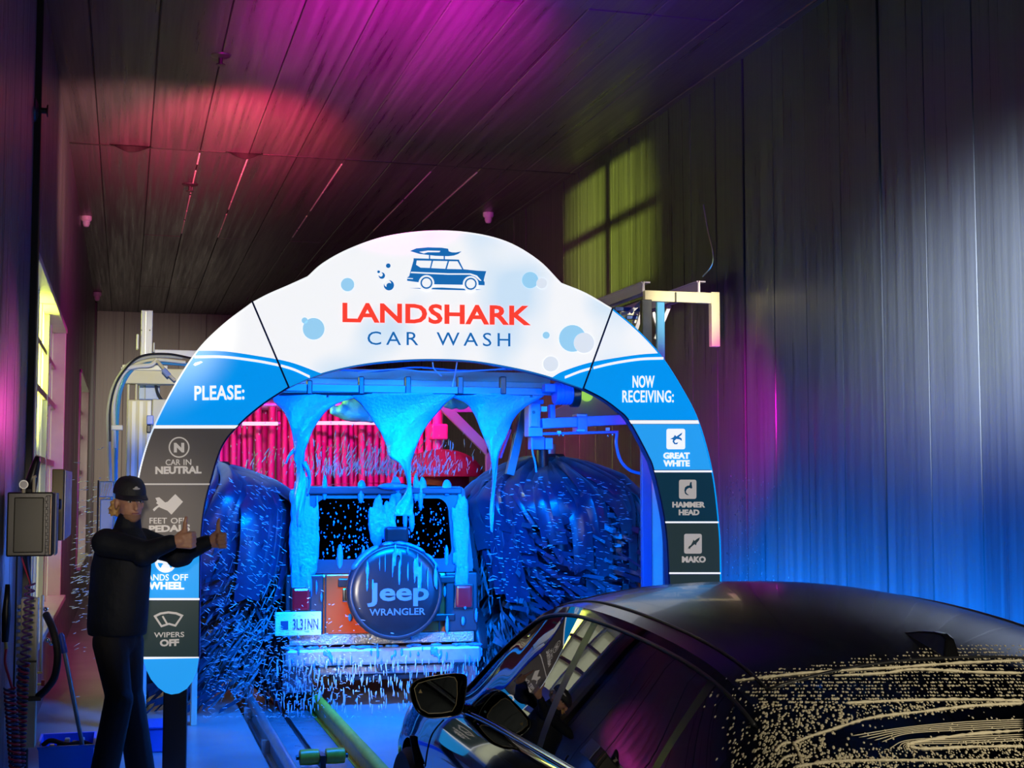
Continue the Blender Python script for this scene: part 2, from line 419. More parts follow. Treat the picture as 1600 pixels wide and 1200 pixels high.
for wi, (a, b) in enumerate(WIN):
    w = empty('window_%d' % (wi + 1), (LX, a, WZ0), kind='structure')
    L = b - a; Hh = WZ1 - WZ0; nx = 3
    def part(nm, p, q, m): return MB().box(p, q).build(nm, m, w, bevel=.006)
    part('jamb', (-.22, 0, 0), (.02, .06, Hh), M_FRAME); part('jamb', (-.22, L - .06, 0), (.02, L, Hh), M_FRAME)
    part('header', (-.22, 0, Hh - .05), (.03, L, Hh), M_FRAME); part('sill', (-.22, 0, 0), (.07, L, .05), M_FRAME)
    for k in range(1, nx): part('mullion', (-.16, L * k / nx - .05, .05), (-.06, L * k / nx + .05, Hh - .05), M_FRAME)
    zs = [.05, .72, 1.38, 1.96, Hh - .05]
    for z in zs[1:-1]: part('transom', (-.15, .06, z - .03), (-.07, L - .06, z + .03), M_FRAMEP)
    for k in range(nx): part('shadow_bar', (-.14, L * (k + .5) / nx - .03, .05), (-.08, L * (k + .5) / nx + .03, Hh - .05), M_FRAME)  # bars added to cast the cross shadows in the yellow wall patch
    part('shadow_bar', (-.14, .06, 2.34), (-.08, L - .06, 2.39), M_FRAMEP)
    for k in range(nx):
        for z0, z1 in zip(zs, zs[1:]):
            MB().box((-.115, L * k / nx + .03, z0), (-.105, L * (k + 1) / nx - .03, z1)).build('pane', M_GLASSW, w)
# corner posts
for i, (yy, zz) in enumerate(((9.75, CZ), (28.6, CZ))):
    t_ = MB().box((LX - .02, yy, 0), (LX + .045, yy + .12, zz)).build('trim_%d' % (i + 1), M_BLACK, bevel=.008); struct(t_)

# ================================================================== CONVEYOR TRACK
def long_bar(name, x0, x1, z0, z1, m, label, cat, y0=3.0, y1=26):
    o = empty(name, ((x0 + x1) / 2, y0, z0), label, cat)
    w = (x1 - x0) / 2
    return o, w, z1 - z0, y1 - y0
M_GALV = mat('galvanised_rail', (.50, .52, .53), .3, .75, var=.3, scale=7)
gr, w, h, L = long_bar('guide_rail', .98, 1.06, -.075, .10, M_GALV, 'grey steel guide rail along the left edge of the conveyor track', 'rail')
MB().box((-.04, 0, 0), (.04, L, .03)).build('base_flange', M_GALV, gr)
MB().box((-.015, 0, .03), (.015, L, h - .05)).build('web', M_GALV, gr)
MB().tube([(0, 0, h - .03), (0, L, h - .03)], .035, 12).build('top_tube', M_GALV, gr, smooth='auto')
for k in range(9): MB().box((-.07, k * 1.5 + 4, 0), (.0, k * 1.5 + 4.06, .12)).build('bracket', M_GALV, gr)
yr, w, h, L = long_bar('guide_rail', 1.50, 1.60, -.075, .10, M_YEL, 'yellow painted guide rail along the right edge of the conveyor track', 'rail')
MB().box((-.05, 0, 0), (.05, L, .03)).build('base_flange', M_YEL, yr)
MB().box((-.02, 0, .03), (.02, L, h - .05)).build('web', M_YEL, yr)
MB().tube([(0, 0, h - .03), (0, L, h - .03)], .04, 12).build('top_tube', M_YEL, yr, smooth='auto')
dk = empty('conveyor_deck', (1.28, 3, -.075), 'steel deck plates with centre chain slot between the two guide rails', 'conveyor')
M_DECK = mat('deck_plate', (.32, .34, .38), .25, .4, var=.3, scale=6)
for k in range(12):
    for s in (-1, 1):
        MB().box((s * .022 if s > 0 else -.21, k * 1.9 + .006, 0), (.21 if s > 0 else -.022, k * 1.9 + 1.894, .035)).build('deck_plate', M_DECK, dk)
MB().box((-.018, 0, 0), (.018, 22.8, .012)).build('chain_slot', M_BLACK, dk)
ro = empty('conveyor_roller', at_z(487, 1190, .0), 'pair of yellow conveyor rollers on a black axle riding the track', 'roller')
rl = ro.location.copy(); ro.location = (1.285, rl.y, -.04)
for s in (-1, 1):
    MB().lathe([(0, -.065), (.035, -.065), (.05, -.06), (.053, 0), (.05, .06), (.035, .065), (0, .065)], (s * .085, 0, .07), 'x', 20).build('roller', M_YEL, ro, smooth='auto')
MB().cyl((-.17, 0, .07), (.17, 0, .07), .016, 12).build('axle', M_DARKM, ro)
MB().box((-.018, -.06, .0), (.018, .10, .085)).build('link_block', M_DARKM, ro, bevel=.005)
# ================================================================== ARCH SIGN
SA = R(6.5)
SN = Vector((math.sin(SA), math.cos(SA), 0))     # away from the camera
SU = Vector((math.cos(SA), -math.sin(SA), 0))
S0 = Vector((1.9, 8.72, 0))
sign = empty('arch_sign', S0, 'large backlit arch sign with white top, blue bands and dark instruction panels', 'sign', rz=-SA)
def S(px, py, d=0.0):
    """photo pixel -> the sign's own coordinates (x across, y back, z up); d = how far in front of its face"""
    q = at_plane(px, py, S0, SN) - S0
    return Vector((q.dot(SU), -d, q.z))
def flat_mat(name, col, e, rough=.25, spec=.4):
    return mat(name, [c * .55 for c in col], rough, emit=col, estr=e, spec=spec)
# printed translucent white face with soft pale-blue clouds, lit from inside
M_SW, nt, b = new_mat('sign_white_face')
tc = nt.nodes.new('ShaderNodeTexCoord'); nz = nt.nodes.new('ShaderNodeTexNoise'); nz.inputs['Scale'].default_value = 1.5; nz.inputs['Detail'].default_value = 1.5
nt.links.new(tc.outputs['Object'], nz.inputs['Vector'])
cr = nt.nodes.new('ShaderNodeValToRGB'); cr.color_ramp.elements[0].position = .34; cr.color_ramp.elements[0].color = (.62, .80, .97, 1)
cr.color_ramp.elements[1].position = .50; cr.color_ramp.elements[1].color = (.97, .98, 1, 1)
nt.links.new(nz.outputs['Fac'], cr.inputs[0]); nt.links.new(cr.outputs[0], b.inputs['Emission Color'])
b.inputs['Emission Strength'].default_value = .92; b.inputs['Base Color'].default_value = (.5, .5, .5, 1); b.inputs['Roughness'].default_value = .25
M_SB = flat_mat('sign_blue_face', (.0, .30, .86), .95)
M_SB2 = flat_mat('sign_light_blue_face', (.02, .34, .86), .95)
M_SDARK = mat('sign_grey_panel', (.10, .088, .082), .35, emit=(.10, .088, .085), estr=.42, var=.1, scale=3)  # unlit vinyl, also the two below: weak glow put into the colour
M_SNAVY = mat('sign_navy_panel', (.004, .03, .055), .25, emit=(.004, .045, .085), estr=.55)
M_SSLATE = mat('sign_slate_panel', (.02, .04, .045), .3, emit=(.03, .055, .055), estr=.5)
M_TW = flat_mat('sign_white_print', (.93, .95, .97), .95)
M_TG = mat('sign_grey_print', (.45, .42, .38), .4, emit=(.42, .38, .34), estr=.85)  # print on the unlit panels, brightened by an added glow
M_TRED = flat_mat('sign_red_print', (1.0, .055, .035), .95)
M_TBLUE = flat_mat('sign_blue_print', (.01, .15, .46), .9)
M_BUB = flat_mat('sign_bubble_print', (.33, .66, .93), .92)
M_BUBP = flat_mat('sign_pale_bubble_print', (.76, .83, .93), .92)
M_RIM = mat('sign_rim', (.02, .05, .22), .3, .2)
def curve_px(pts, n=6): return [(p.x, p.y) for p in spl([Vector((a, b, 0)) for a, b in pts], n)]
def slab(name, poly, m, d0, d1, parent=None, bevel=0):
    """solid between depth d0 (back, negative = behind the face) and d1 (front)"""
    return MB().prism([S(x, y, d1) for x, y in poly], [S(x, y, d0) for x, y in poly]).build(name, m, parent or sign, bevel=bevel)
# outlines (outer and inner edge)
OL = [(395, 473), (350, 507), (309, 548), (272, 605), (239, 671), (222, 722), (213, 770), (208, 830), (207, 890), (210, 950), (217, 1000), (224, 1030)]
IL = [(451, 605), (410, 632), (375, 662), (347, 697), (329, 752), (318, 800), (313, 860), (312, 930), (311, 1028)]
OC = [(395, 473), (420, 460), (450, 447), (481, 433), (505, 412), (545, 390), (600, 371), (666, 362), (730, 364), (790, 378), (840, 407), (876, 443), (915, 459), (956, 483)]
IC = [(451, 605), (500, 585), (560, 571), (620, 564), (680, 562), (740, 565), (800, 575), (850, 587), (911, 607)]
OR = [(956, 483), (992, 513), (1029, 552), (1062, 602), (1091, 659), (1112, 736), (1122, 815), (1125, 865), (1125, 940), (1120, 1020)]
IR = [(911, 607), (940, 622), (965, 640), (983, 658), (1011, 709), (1022, 737), (1039, 816), (1045, 897), (1047, 960), (1047, 1020)]
cOL, cIL, cOC, cIC, cOR, cIR = [curve_px(c) for c in (OL, IL, OC, IC, OR, IR)]
cOC = curve_px(OC[:4], 5)[:-1] + curve_px(OC[3:12], 6)[:-1] + curve_px(OC[11:], 5)
tail = [(228, 1045), (236, 1061), (247, 1074), (258, 1082), (268, 1085), (280, 1083), (292, 1076), (302, 1063), (308, 1048)]
def cut(c, y0, y1):
    """points of edge c between heights y0 < y1 (edge runs downward)"""
    out = []
    def at(yv):
        for (x0, a), (x1, b) in zip(c, c[1:]):
            if (a - yv) * (b - yv) <= 0 and a != b: return (x0 + (x1 - x0) * (yv - a) / (b - a), yv)
        return c[0] if abs(c[0][1] - yv) < abs(c[-1][1] - yv) else c[-1]
    return [at(y0)] + [p for p in c if y0 < p[1] < y1] + [at(y1)]
DEP = .11
lp = slab('side_panel', cOL + tail + cIL[::-1], M_RIM, -DEP, 0)
cp = slab('crown_panel', cOC + cIC[::-1], M_RIM, -DEP, 0)
rp = slab('side_panel', cOR + cIR[::-1], M_RIM, -DEP, 0)
# faces
e = .006
slab('white_face', cOC + cIC[::-1], M_SW, .001, e, cp)
swl = curve_px([(309, 548), (350, 549), (400, 556), (453, 566), (503, 584)]); 
swl_l = [p for p in swl if p[0] <= 434]; 
slab('white_face', cut(cOL, 473, 548)[:] + [p for p in swl if 309 < p[0] < 433] + [(433, 562)], M_SW, .001, e, lp)
slab('blue_face', [(309, 548)] + [p for p in swl if 309 < p[0] < 433] + [(433, 562), (451, 605)] + cut(cIL, 605, 664)[1:] + cut(cOL, 548, 664)[::-1][:-1], M_SB, .001, e, lp)
slab('blue_corner', [(433, 562)] + [p for p in swl if p[0] > 433] + [(503, 584), (480, 592), (451, 605)], M_SB, e, e + .003, cp)
def stripe(poly, th, parent, nm='white_stripe', m=None, d=None):
    c = curve_px(poly); d = d or e + .003
    slab(nm, c + [(x, y + th) for x, y in c[::-1]], m or M_TW, d, d + .003, parent)
stripe([(304, 556), (350, 556), (400, 562), (437, 569)], 4, lp); stripe([(439, 569.5), (460, 576), (484, 587)], 4, cp, d=e + .006)
# right
swr = curve_px([(862, 590), (880, 580), (920, 567), (964, 559), (1000, 554), (1029, 552)])
slab('white_face', cut(cOR, 483, 552) + [p for p in swr[::-1] if 925 < p[0] < 1029] + [(926, 566)], M_SW, .001, e, rp)
slab('blue_face', [(926, 566)] + [p for p in swr if 926 < p[0] < 1029] + cut(cOR, 552, 656) + cut(cIR, 607, 656)[::-1], M_SB, .001, e, rp)
slab('blue_corner', [p for p in swr if p[0] < 925] + [(925, 566), (911, 607), (880, 596)], M_SB, e, e + .003, cp)
stripe([(1036, 558), (1005, 559), (980, 562), (952, 567), (927, 573)], 4, rp); stripe([(924, 573.5), (905, 579), (882, 588)], 4, cp, d=e + .006)
def band(y0, y1, side, m, name):
    co, ci = (cOL, cIL) if side < 0 else (cOR, cIR)
    return slab(name, cut(co, y0, y1) + cut(ci, y0, y1)[::-1], m, .001, e, lp if side < 0 else rp)
def rule(y, side, th, m=None):
    co, ci = (cOL, cIL) if side < 0 else (cOR, cIR)
    return slab('white_rule', cut(co, y - th / 2, y + th / 2) + cut(ci, y - th / 2, y + th / 2)[::-1], m or M_TW, .001, e + .003, lp if side < 0 else rp)
band(670, 755, -1, M_SDARK, 'grey_panel'); band(758, 862, -1, M_SDARK, 'grey_panel'); band(864, 934, -1, M_SB2, 'blue_panel')
band(938, 1026, -1, M_SSLATE, 'slate_panel')
slab('blue_foot', [(224, 1030)] + tail + [(311, 1027)], M_SB2, .001, e, lp)
rule(667, -1, 5); rule(756.5, -1, 2.4, M_TG); rule(936, -1, 3); rule(1028, -1, 3.4)
rule(659.5, 1, 5.5); band(663, 734, 1, M_SB2, 'blue_panel'); rule(736.5, 1, 3); band(739, 814, 1, M_SNAVY, 'navy_panel'); rule(816, 1, 2.6)
band(818, 894, 1, M_SSLATE, 'slate_panel'); rule(895.5, 1, 2.6); band(898, 1020, 1, M_SSLATE, 'slate_panel')
# bright edge line around the face
def edge(c, m, w=1.6, parent=None, nm='edge_trim'):
    pts = [S(x, y, e * .6) for x, y in c]
    MB().tube(pts, .0055, 6).build(nm, m, parent or sign)
edge(cOC, M_TW, parent=cp); edge(cOL, M_SW, parent=lp); edge(cOR, M_SB, parent=rp); edge(cIC, M_TBLUE, parent=cp); edge(cIL, M_RIM, parent=lp); edge(cIR, M_RIM, parent=rp)
# posts under the two legs
def post(px0, px1, pytop, nm='post'):
    a, b_ = S(px0, pytop), S(px1, pytop)
    MB().box((a.x, .01, 0), (b_.x, .09, a.z)).build(nm, mat('black_post', (.012, .012, .013), .35), sign, bevel=.006)
    MB().box((a.x - .08, -.06, 0), (b_.x + .08, .17, .015)).build('foot_plate', M_DARKM, sign)
post(255, 292, 1078); post(1062, 1105, 1000)
# lettering
def words(txt, x0, y0, x1, y1, m, parent, bold=.0, slope=0.0, space=1.0, nm='lettering', d=None):
    me = text_mesh(txt, bold, .02, space); d = d or e + .004
    for v in me.vertices:
        u_, w_, dd = v.co
        px = x0 + (x1 - x0) * u_; py = y1 + (y0 - y1) * w_ + slope * u_
        v.co = S(px, py, d + .003 * dd)
    me.materials.clear(); me.materials.append(m); me.name = nm
    return link(nm, me, parent)
words('LANDSHARK', 535, 473, 829, 504, M_TRED, cp, .028, 5, 1.02)
words('CAR', 574, 518, 653.5, 539, M_TBLUE, cp, .0, 1, 1.35); words('WASH', 682, 519.2, 797, 540.2, M_TBLUE, cp, .0, 1.6, 1.35)
words('PLEASE:', 304, 603, 382, 626, M_TW, lp, .022, -1.5, 1.04)
words('NOW', 988, 587, 1022, 606, M_TW, rp, .02, 0, 1.04); words('RECEIVING:', 972, 610, 1052, 629, M_TW, rp, .014, 0, 1.06)
words('CAR', 259, 718, 282, 727, M_TG, lp, .008, -.3); words('IN', 287, 717.7, 299, 726.7, M_TG, lp, .008, -.2); words('NEUTRAL', 243, 729, 315, 741, M_TG, lp, .045, -1)
words('FEET', 234, 809, 261, 818, M_TG, lp, .008); words('OFF', 267, 809, 292, 818, M_TG, lp, .008); words('PEDALS', 233, 821, 297, 832, M_TG, lp, .045, -2)
words('HANDS', 222, 897, 264, 907, M_TW, lp, .01); words('OFF', 270, 897, 294, 907, M_TW, lp, .01); words('WHEEL', 232, 909, 288, 921, M_TW, lp, .045)
words('WIPERS', 241, 988, 288, 996, M_TG, lp, .01, -1); words('OFF', 250, 999, 280, 1010, M_TG, lp, .045, -1)
words('GREAT', 1036, 707, 1077, 717, M_TW, rp, .045); words('WHITE', 1036, 719, 1077, 729, M_TW, rp, .045)
words('HAMMER', 1050, 784, 1101, 793, M_TG, rp, .045); words('HEAD', 1060, 796, 1092, 805, M_TG, rp, .045)
words('MAKO', 1065, 869, 1102, 879, M_TG, rp, .045)
# neutral badge
def ring(cx, cy, r0, r1, m, parent, nm='ring', n=28, d=None):
    d = d or e + .003
    mb = MB(); rows = []
    for k in range(n):
        t = 2 * math.pi * k / n; c, s_ = math.cos(t), math.sin(t)
        rows.append([S(cx + r0*c, cy + r0*s_, d - .002), S(cx + r0*c, cy + r0*s_, d + .003), S(cx + r1*c, cy + r1*s_, d + .003), S(cx + r1*c, cy + r1*s_, d - .002)])
    rows.append(rows[0]); mb.grid(rows, closed=True)
    return mb.build(nm, m, parent)
def disc(cx, cy, r, m, parent, nm='bubble', d=None, n=26, ry=None):
    d = d or e + .002
    pl = [(cx + r * math.cos(2*math.pi*k/n), cy + (ry or r) * math.sin(2*math.pi*k/n)) for k in range(n)]
    return slab(nm, pl, m, .002, d + .002, parent)
ring(280, 699, 14.3, 16.3, M_TG, lp); words('N', 272, 692, 288, 707, M_TG, lp, .06)
# foot on pedal
slab('foot_icon', [(243, 778), (249, 777), (258, 785), (262, 784), (274, 772), (286, 784), (268, 804), (262, 798), (250, 793)], M_TG, .002, e + .004, lp)
slab('pedal_icon', [(239, 796), (242, 793), (248, 789), (244, 786), (246, 784), (252, 790), (250, 792), (247, 793), (241, 799)], M_TG, .002, e + .004, lp)
# steering wheel
ring(259, 878, 12.5, 16.6, M_TW, lp, 'steering_wheel_icon')
disc(259, 879, 4.2, M_TW, lp, 'wheel_hub_icon', e + .002)
slab('wheel_spoke_icon', [(244, 872), (274, 872), (273, 879), (264, 880), (259, 884), (254, 880), (245, 879)], M_TW, .002, e + .003, lp)
slab('wheel_spoke_icon', [(254, 882), (264, 882), (269, 892), (249, 892)], M_TW, .002, e + .003, lp)
# wiper icon
wo = [(240, 962), (250, 957), (263, 955), (276, 956.5), (287, 961), (275, 979), (264, 976), (252, 980)]
wi_ = [(244.5, 963.5), (252, 960), (263, 958.3), (275, 959.7), (282.5, 963), (273.5, 975.6), (264, 973), (253, 976.5)]
mb = MB(); rows = [[S(*a, .004), S(*a, e + .006), S(*b_, e + .006), S(*b_, .004)] for a, b_ in zip(wo, wi_)]; rows.append(rows[0]); mb.grid(rows, closed=True); mb.build('windscreen_icon', M_TG, lp)
slab('wiper_icon', [(253, 963), (255.5, 962), (263, 975), (261, 977)], M_TG, .002, e + .004, lp)
# tick mark on the blue
slab('glint_mark', [(302, 570), (305, 567), (314, 564.5), (317, 566), (312, 569), (305, 572)], M_TW, .002, e + .004, lp)
# shark badges
def rbox(x0, y0, x1, y1, r=3):
    pl = []
    for cx, cy, a0 in ((x1-r, y0+r, -90), (x1-r, y1-r, 0), (x0+r, y1-r, 90), (x0+r, y0+r, 180)):
        for k in range(4): a = R(a0 + 30 * k); pl.append((cx + r*math.cos(a), cy + r*math.sin(a)))
    return pl
def badge(x0, y0, x1, y1, m, shark, ms, nm):
    bd = slab('badge', rbox(x0, y0, x1, y1), m, .002, e + .003, rp)
    w, h = x1 - x0, y1 - y0
    for i, pl in enumerate(shark): slab(nm, [(x0 + w*a, y0 + h*b_) for a, b_ in pl], ms, e + .002, e + .006, bd)
badge(1041, 670, 1070, 702, M_TW, [[(.18,.5),(.36,.42),(.45,.3),(.52,.38),(.68,.28),(.84,.18),(.8,.3),(.66,.4),(.8,.47),(.82,.6),(.7,.52),(.52,.5),(.4,.6),(.46,.7),(.62,.66),(.56,.76),(.42,.76),(.32,.64),(.34,.52)]], M_TBLUE, 'great_white_icon')
badge(1060.5, 749.5, 1087.5, 779.5, M_TG, [[(.3,.56),(.34,.4),(.46,.32),(.6,.3),(.64,.14),(.72,.12),(.72,.24),(.76,.44),(.68,.46),(.6,.42),(.5,.46),(.42,.52),(.38,.64),(.46,.74),(.58,.8),(.46,.8),(.34,.72)]], M_SNAVY, 'hammerhead_icon')
badge(1068.5, 834, 1096, 865, M_TG, [[(.2,.78),(.26,.64),(.38,.56),(.48,.4),(.52,.3),(.58,.36),(.72,.26),(.88,.18),(.84,.32),(.7,.46),(.66,.58),(.58,.52),(.42,.64),(.34,.7),(.32,.78),(.26,.72)]], M_SSLATE, 'mako_icon')
# bubbles on the crown
for (cx, cy, r, m) in ((543, 445, 10.5, M_BUB), (490, 514, 17, M_BUB), (476, 501, 4.8, M_BUB), (828, 438, 12.8, M_BUB), (846, 443, 8.4, M_BUBP), (853, 524, 5.5, M_BUB), (894, 529, 21, M_BUB), (912, 536, 16, M_BUBP), (860, 569, 12, M_BUBP)):
    disc(cx, cy, r, m, cp, d=e + .001 + (.0015 if m is M_BUBP else 0))
for (cx, cy, r) in ((606.5, 415.5, 3.6), (591.5, 425, 2.2), (596.5, 431, 5), (607.5, 446, 8)):
    disc(cx, cy, r, M_TBLUE, cp, 'dark_bubble', e + .002)
disc(594.8, 429.5, 3, M_TW, cp, 'bubble_glint', e + .005); disc(605.5, 443.5, 5.4, M_TW, cp, 'bubble_glint', e + .005); disc(608, 447, 4.5, M_TBLUE, cp, 'dark_bubble', e + .007)
# estate car logo with surfboard
sb = lambda nm, pl, m=M_TBLUE, d=e + .003: slab(nm, pl, m, .002, d, cp)
sb('surfboard_icon', [(640.5, 392.5), (650, 388.5), (668, 386.8), (690, 387.4), (700, 389), (701, 393), (706, 394.6), (712, 394.8), (721, 393), (716, 397), (709, 399.6), (700, 400.6), (680, 400), (655, 397)])
sb('surfboard_stripe_icon', [(655, 394), (668, 392), (688, 392.5), (686, 394.5), (668, 394.5), (662, 396.5)], M_TW, e + .006)
sb('roof_rack_icon', [(670, 399), (672, 399), (672, 405), (670, 405)]); sb('roof_rack_icon', [(693, 400), (695, 400), (695, 406), (693, 406)])
sb('logo_car_icon', [(646, 403.8), (717, 406), (717.5, 408), (724, 421), (746, 423.3), (759.5, 424), (757, 432), (755.5, 439), (757, 441), (757, 446), (747, 445.6), (677, 444.5), (640, 439.5), (636, 439), (636, 434), (639, 432), (641.5, 423), (646, 407)])
for pl in ([(651, 407.5), (674, 408), (671.5, 419), (657, 418.5), (650, 414)], [(676.5, 408), (699, 408.5), (695.5, 420.3), (673.5, 419.2)], [(701.5, 408.6), (714.5, 408.8), (721.5, 421), (698, 420.6)]):
    sb('logo_window_icon', pl, M_TW, e + .006)
sb('logo_stripe_icon', [(642, 425), (700, 427.5), (735, 427.6), (745, 431), (752, 439), (749.5, 439), (742, 432.5), (734, 429.6), (700, 429.6), (641.4, 427)], M_TW, e + .006)
sb('logo_bumper_icon', [(636, 434.6), (645, 435.2), (645, 436.4), (636, 435.8)], M_TW, e + .006)
for cx, cy in ((666, 442.5), (735, 444)):
    disc(cx, cy, 12.2, M_TW, cp, 'logo_wheel_arch_icon', e + .006); disc(cx, cy, 9.4, M_TBLUE, cp, 'logo_wheel_icon', e + .008)
    disc(cx, cy, 7, M_TW, cp, 'logo_wheel_icon', e + .010); 
sb('logo_shadow_icon', [(640, 450.4), (690, 449.6), (752, 452.6), (735, 454), (690, 453)])
# bolts
for (x, y_) in ((244, 520), (1005, 545)): pass
for a, b_ in (((394, 471), (452, 607)), ((957, 481), (910.5, 608.5))):
    MB().tube([S(*a, e + .006), S(*b_, e + .006)], .0065, 6).build('panel_seam', mat('seam_blue', (.01, .05, .2), .4), sign)
# ================================================================== OFF-ROAD CAR BEING WASHED
JP = at_y(598, 900, 11.55)
jeep = empty('off_road_car', (JP.x, 11.55, 0), 'orange off-road car with dark hardtop and covered spare wheel, rear under blue foam', 'car', rz=R(-3))
M_ORG = mat('orange_paint', (.62, .075, .015), .22, coat=.6)
M_TOP = mat('dark_hardtop', (.035, .04, .055), .3, var=.3, scale=12)
M_DIAM = mat('diamond_plate', (.42, .41, .37), .3, .8, bump=.8, scale=60)
M_GUARD = mat('dark_corner_guard', (.025, .027, .032), .35)
M_CARGL = glass_mat('dark_car_glass', (.10, .11, .13), .06)
M_TAIL = mat('red_lens', (.22, .006, .012), .15, emit=(1, .03, .08), estr=.06)
def jb(nm, a, b_, m, bevel=.01, parent=None): return MB().box(a, b_).build(nm, m, parent or jeep, bevel=bevel)
tub = jb('body', (-.76, .0, .56), (.76, 2.0, 1.09), M_ORG, .03)
hood = jb('hood', (-.60, 2.0, .62), (.60, 3.45, 1.06), M_ORG, .06)
gate = jb('tailgate', (-.47, -.022, .60), (.47, 0.01, 1.085), M_ORG, .012)
for x in (-.47, .47):
    jb('gate_seam', (x - .006, -.026, .6), (x + .006, -.012, 1.08), M_BLACK, 0, gate)
jb('diamond_skirt', (-.76, -.03, .515), (.76, .05, .60), M_DIAM, .006)
jb('corner_guard', (-.79, -.035, .60), (-.49, .40, 1.085), M_GUARD, .012)
jb('corner_guard', (.52, -.035, .60), (.79, .40, 1.085), M_GUARD, .012)
bp = jb('bumper', (-.80, -.16, .36), (.80, -.04, .50), mat('pale_bumper', (.40, .39, .36), .35, .5, var=.3, scale=20), .025)
jb('bumper_bracket', (-.62, -.05, .40), (-.50, .3, .48), M_DARKM, .01); jb('bumper_bracket', (.50, -.05, .40), (.62, .3, .48), M_DARKM, .01)
jb('cross_tube', (-.55, -.02, .27), (.60, .06, .34), M_ALUG, .02)
jb('tow_hitch', (-.05, -.14, .30), (.05, .05, .36), M_DARKM, .008)
jb('fuel_tank_skid', (-.42, .10, .20), (.42, .95, .42), M_DARKM, .04)
jb('mud_flap', (.56, .10, .12), (.80, .13, .46), mat('mud_flap', (.2, .22, .27), .5, bump=.6, scale=50), .005)
jb('mud_flap', (-.80, .10, .12), (-.56, .13, .46), MATS['mud_flap'], .005)
# hardtop: rear frame with a rounded window opening, sides and roof
def top_w(z): return .765 - (z - 1.09) * .13
def rr(x0, x1, z0, z1, r, n=6, inw=0.0):
    pts = []
    for cx, cz, a0 in ((x1 - r, z1 - r, 0), (x0 + r, z1 - r, 90), (x0 + r, z0 + r, 180), (x1 - r, z0 + r, 270)):
        for k in range(n + 1): a = R(a0 + 90 * k / n); pts.append((cx + r*math.cos(a), cz + r*math.sin(a)))
    return [(x * (1 - inw * (z - z0)), z) for x, z in pts]
inn = rr(-.585, .585, 1.20, 1.70, .09, inw=.13)
N = len(inn)
out = rr(-.765, .765, 1.09, 1.80, .05, inw=.13)
mb = MB(); sl = lambda z: (z - 1.09) * .10
rows = []
for (xo, zo), (xi, zi) in zip(out, inn): rows.append([(xo, .06 + sl(zo), zo), (xo, .0 + sl(zo), zo), (xi, .0 + sl(zi), zi), (xi, .06 + sl(zi), zi)])
rows.append(rows[0]); mb.grid(rows, closed=True); ht = mb.build('hardtop_rear_frame', M_TOP, jeep, smooth='auto')
MB().prism([(x, .03 + sl(z), z) for x, z in inn], [(x, .036 + sl(z), z) for x, z in inn]).build('rear_window', M_CARGL, jeep)
MB().prism([(x * .995, .05 + sl(z), z) for x, z in out], [(x * .97, 1.45, z - .01) for x, z in out]).v
mb = MB()
for sgn in (-1, 1):
    mb = MB(); mb.prism([(sgn*.765, .05, 1.09), (sgn*.68, .12, 1.76), (sgn*.68, 1.5, 1.74), (sgn*.765, 1.6, 1.09)], [(sgn*.735, .05, 1.09), (sgn*.65, .12, 1.76), (sgn*.65, 1.5, 1.74), (sgn*.735, 1.6, 1.09)])
    mb.build('hardtop_side', M_TOP, jeep)
    MB().prism([(sgn*.752, .35, 1.2), (sgn*.695, .38, 1.66), (sgn*.695, 1.1, 1.66), (sgn*.752, 1.1, 1.2)], [(sgn*.757, .35, 1.2), (sgn*.70, .38, 1.66), (sgn*.70, 1.1, 1.66), (sgn*.757, 1.1, 1.2)]).build('side_window', M_CARGL, jeep)
rows = []
for k in range(9):
    y_ = .02 + 1.6 * k / 8
    rows.append([((-.68 + 1.36 * i / 10), y_ + .05, 1.785 + .045 * (1 - ((i - 5) / 5) ** 2)) for i in range(11)])
mb = MB().grid(rows); mb.grid([[(p[0], p[1], p[2] - .05) for p in r] for r in rows]); mb.build('roof', M_TOP, jeep, smooth=True)
jb('drip_edge', (-.67, .03, 1.735), (.67, .075, 1.79), M_TOP, .012)
jb('windscreen_frame', (-.68, 1.62, 1.09), (.68, 1.70, 1.74), M_ORG, .02)
jb('inner_dark_seat', (-.62, .75, .95), (-.12, .95, 1.52), M_BLACK, .05); jb('inner_dark_seat', (.12, .75, .95), (.62, .95, 1.52), M_BLACK, .05)
# third brake light housing above the spare
jb('stop_light', (-.005, -.20, 1.345), (.185, -.10, 1.47), M_BLACK, .02)
# spare wheel with printed cover
SX, SZ, SR = .075, .952, .392
sp = empty('spare_wheel', (SX, -.03, SZ)); sp.parent = jeep
MB().lathe([(.0, -.01), (.30, -.01), (SR - .03, -.03), (SR - .004, -.08), (SR, -.14), (SR - .006, -.2), (SR - .04, -.235), (.30, -.245), (.15, -.252), (0, -.254)], (0, 0, 0), 'y', 48).build('tyre_cover', mat('vinyl_tyre_cover', (.009, .011, .014), .3, var=.4, scale=9, bump=.12), sp, smooth=True)
MB().lathe([(SR - .012, -.205), (SR - .008, -.222), (SR - .03, -.238), (SR - .04, -.232)], (0, 0, 0), 'y', 48).build('cover_seam', M_GUARD, sp, smooth=True)
def car_words(txt, x0, z0, x1, z1, y_, m, parent, bold, nm='lettering'):
    me = text_mesh(txt, bold)
    for v in me.vertices:
        a, b_, d = v.co; v.co = Vector((x0 + (x1 - x0) * a, y_ - .003 * d, z0 + (z1 - z0) * b_))
    me.materials.clear(); me.materials.append(m); return link(nm, me, parent)
M_PRT = mat('cover_print', (.08, .15, .20), .4)
car_words('Jeep', -.235, -.115, .265, .075, -.256, M_PRT, sp, .025)
car_words('WRANGLER', -.215, -.185, .235, -.13, -.256, M_PRT, sp, .012)
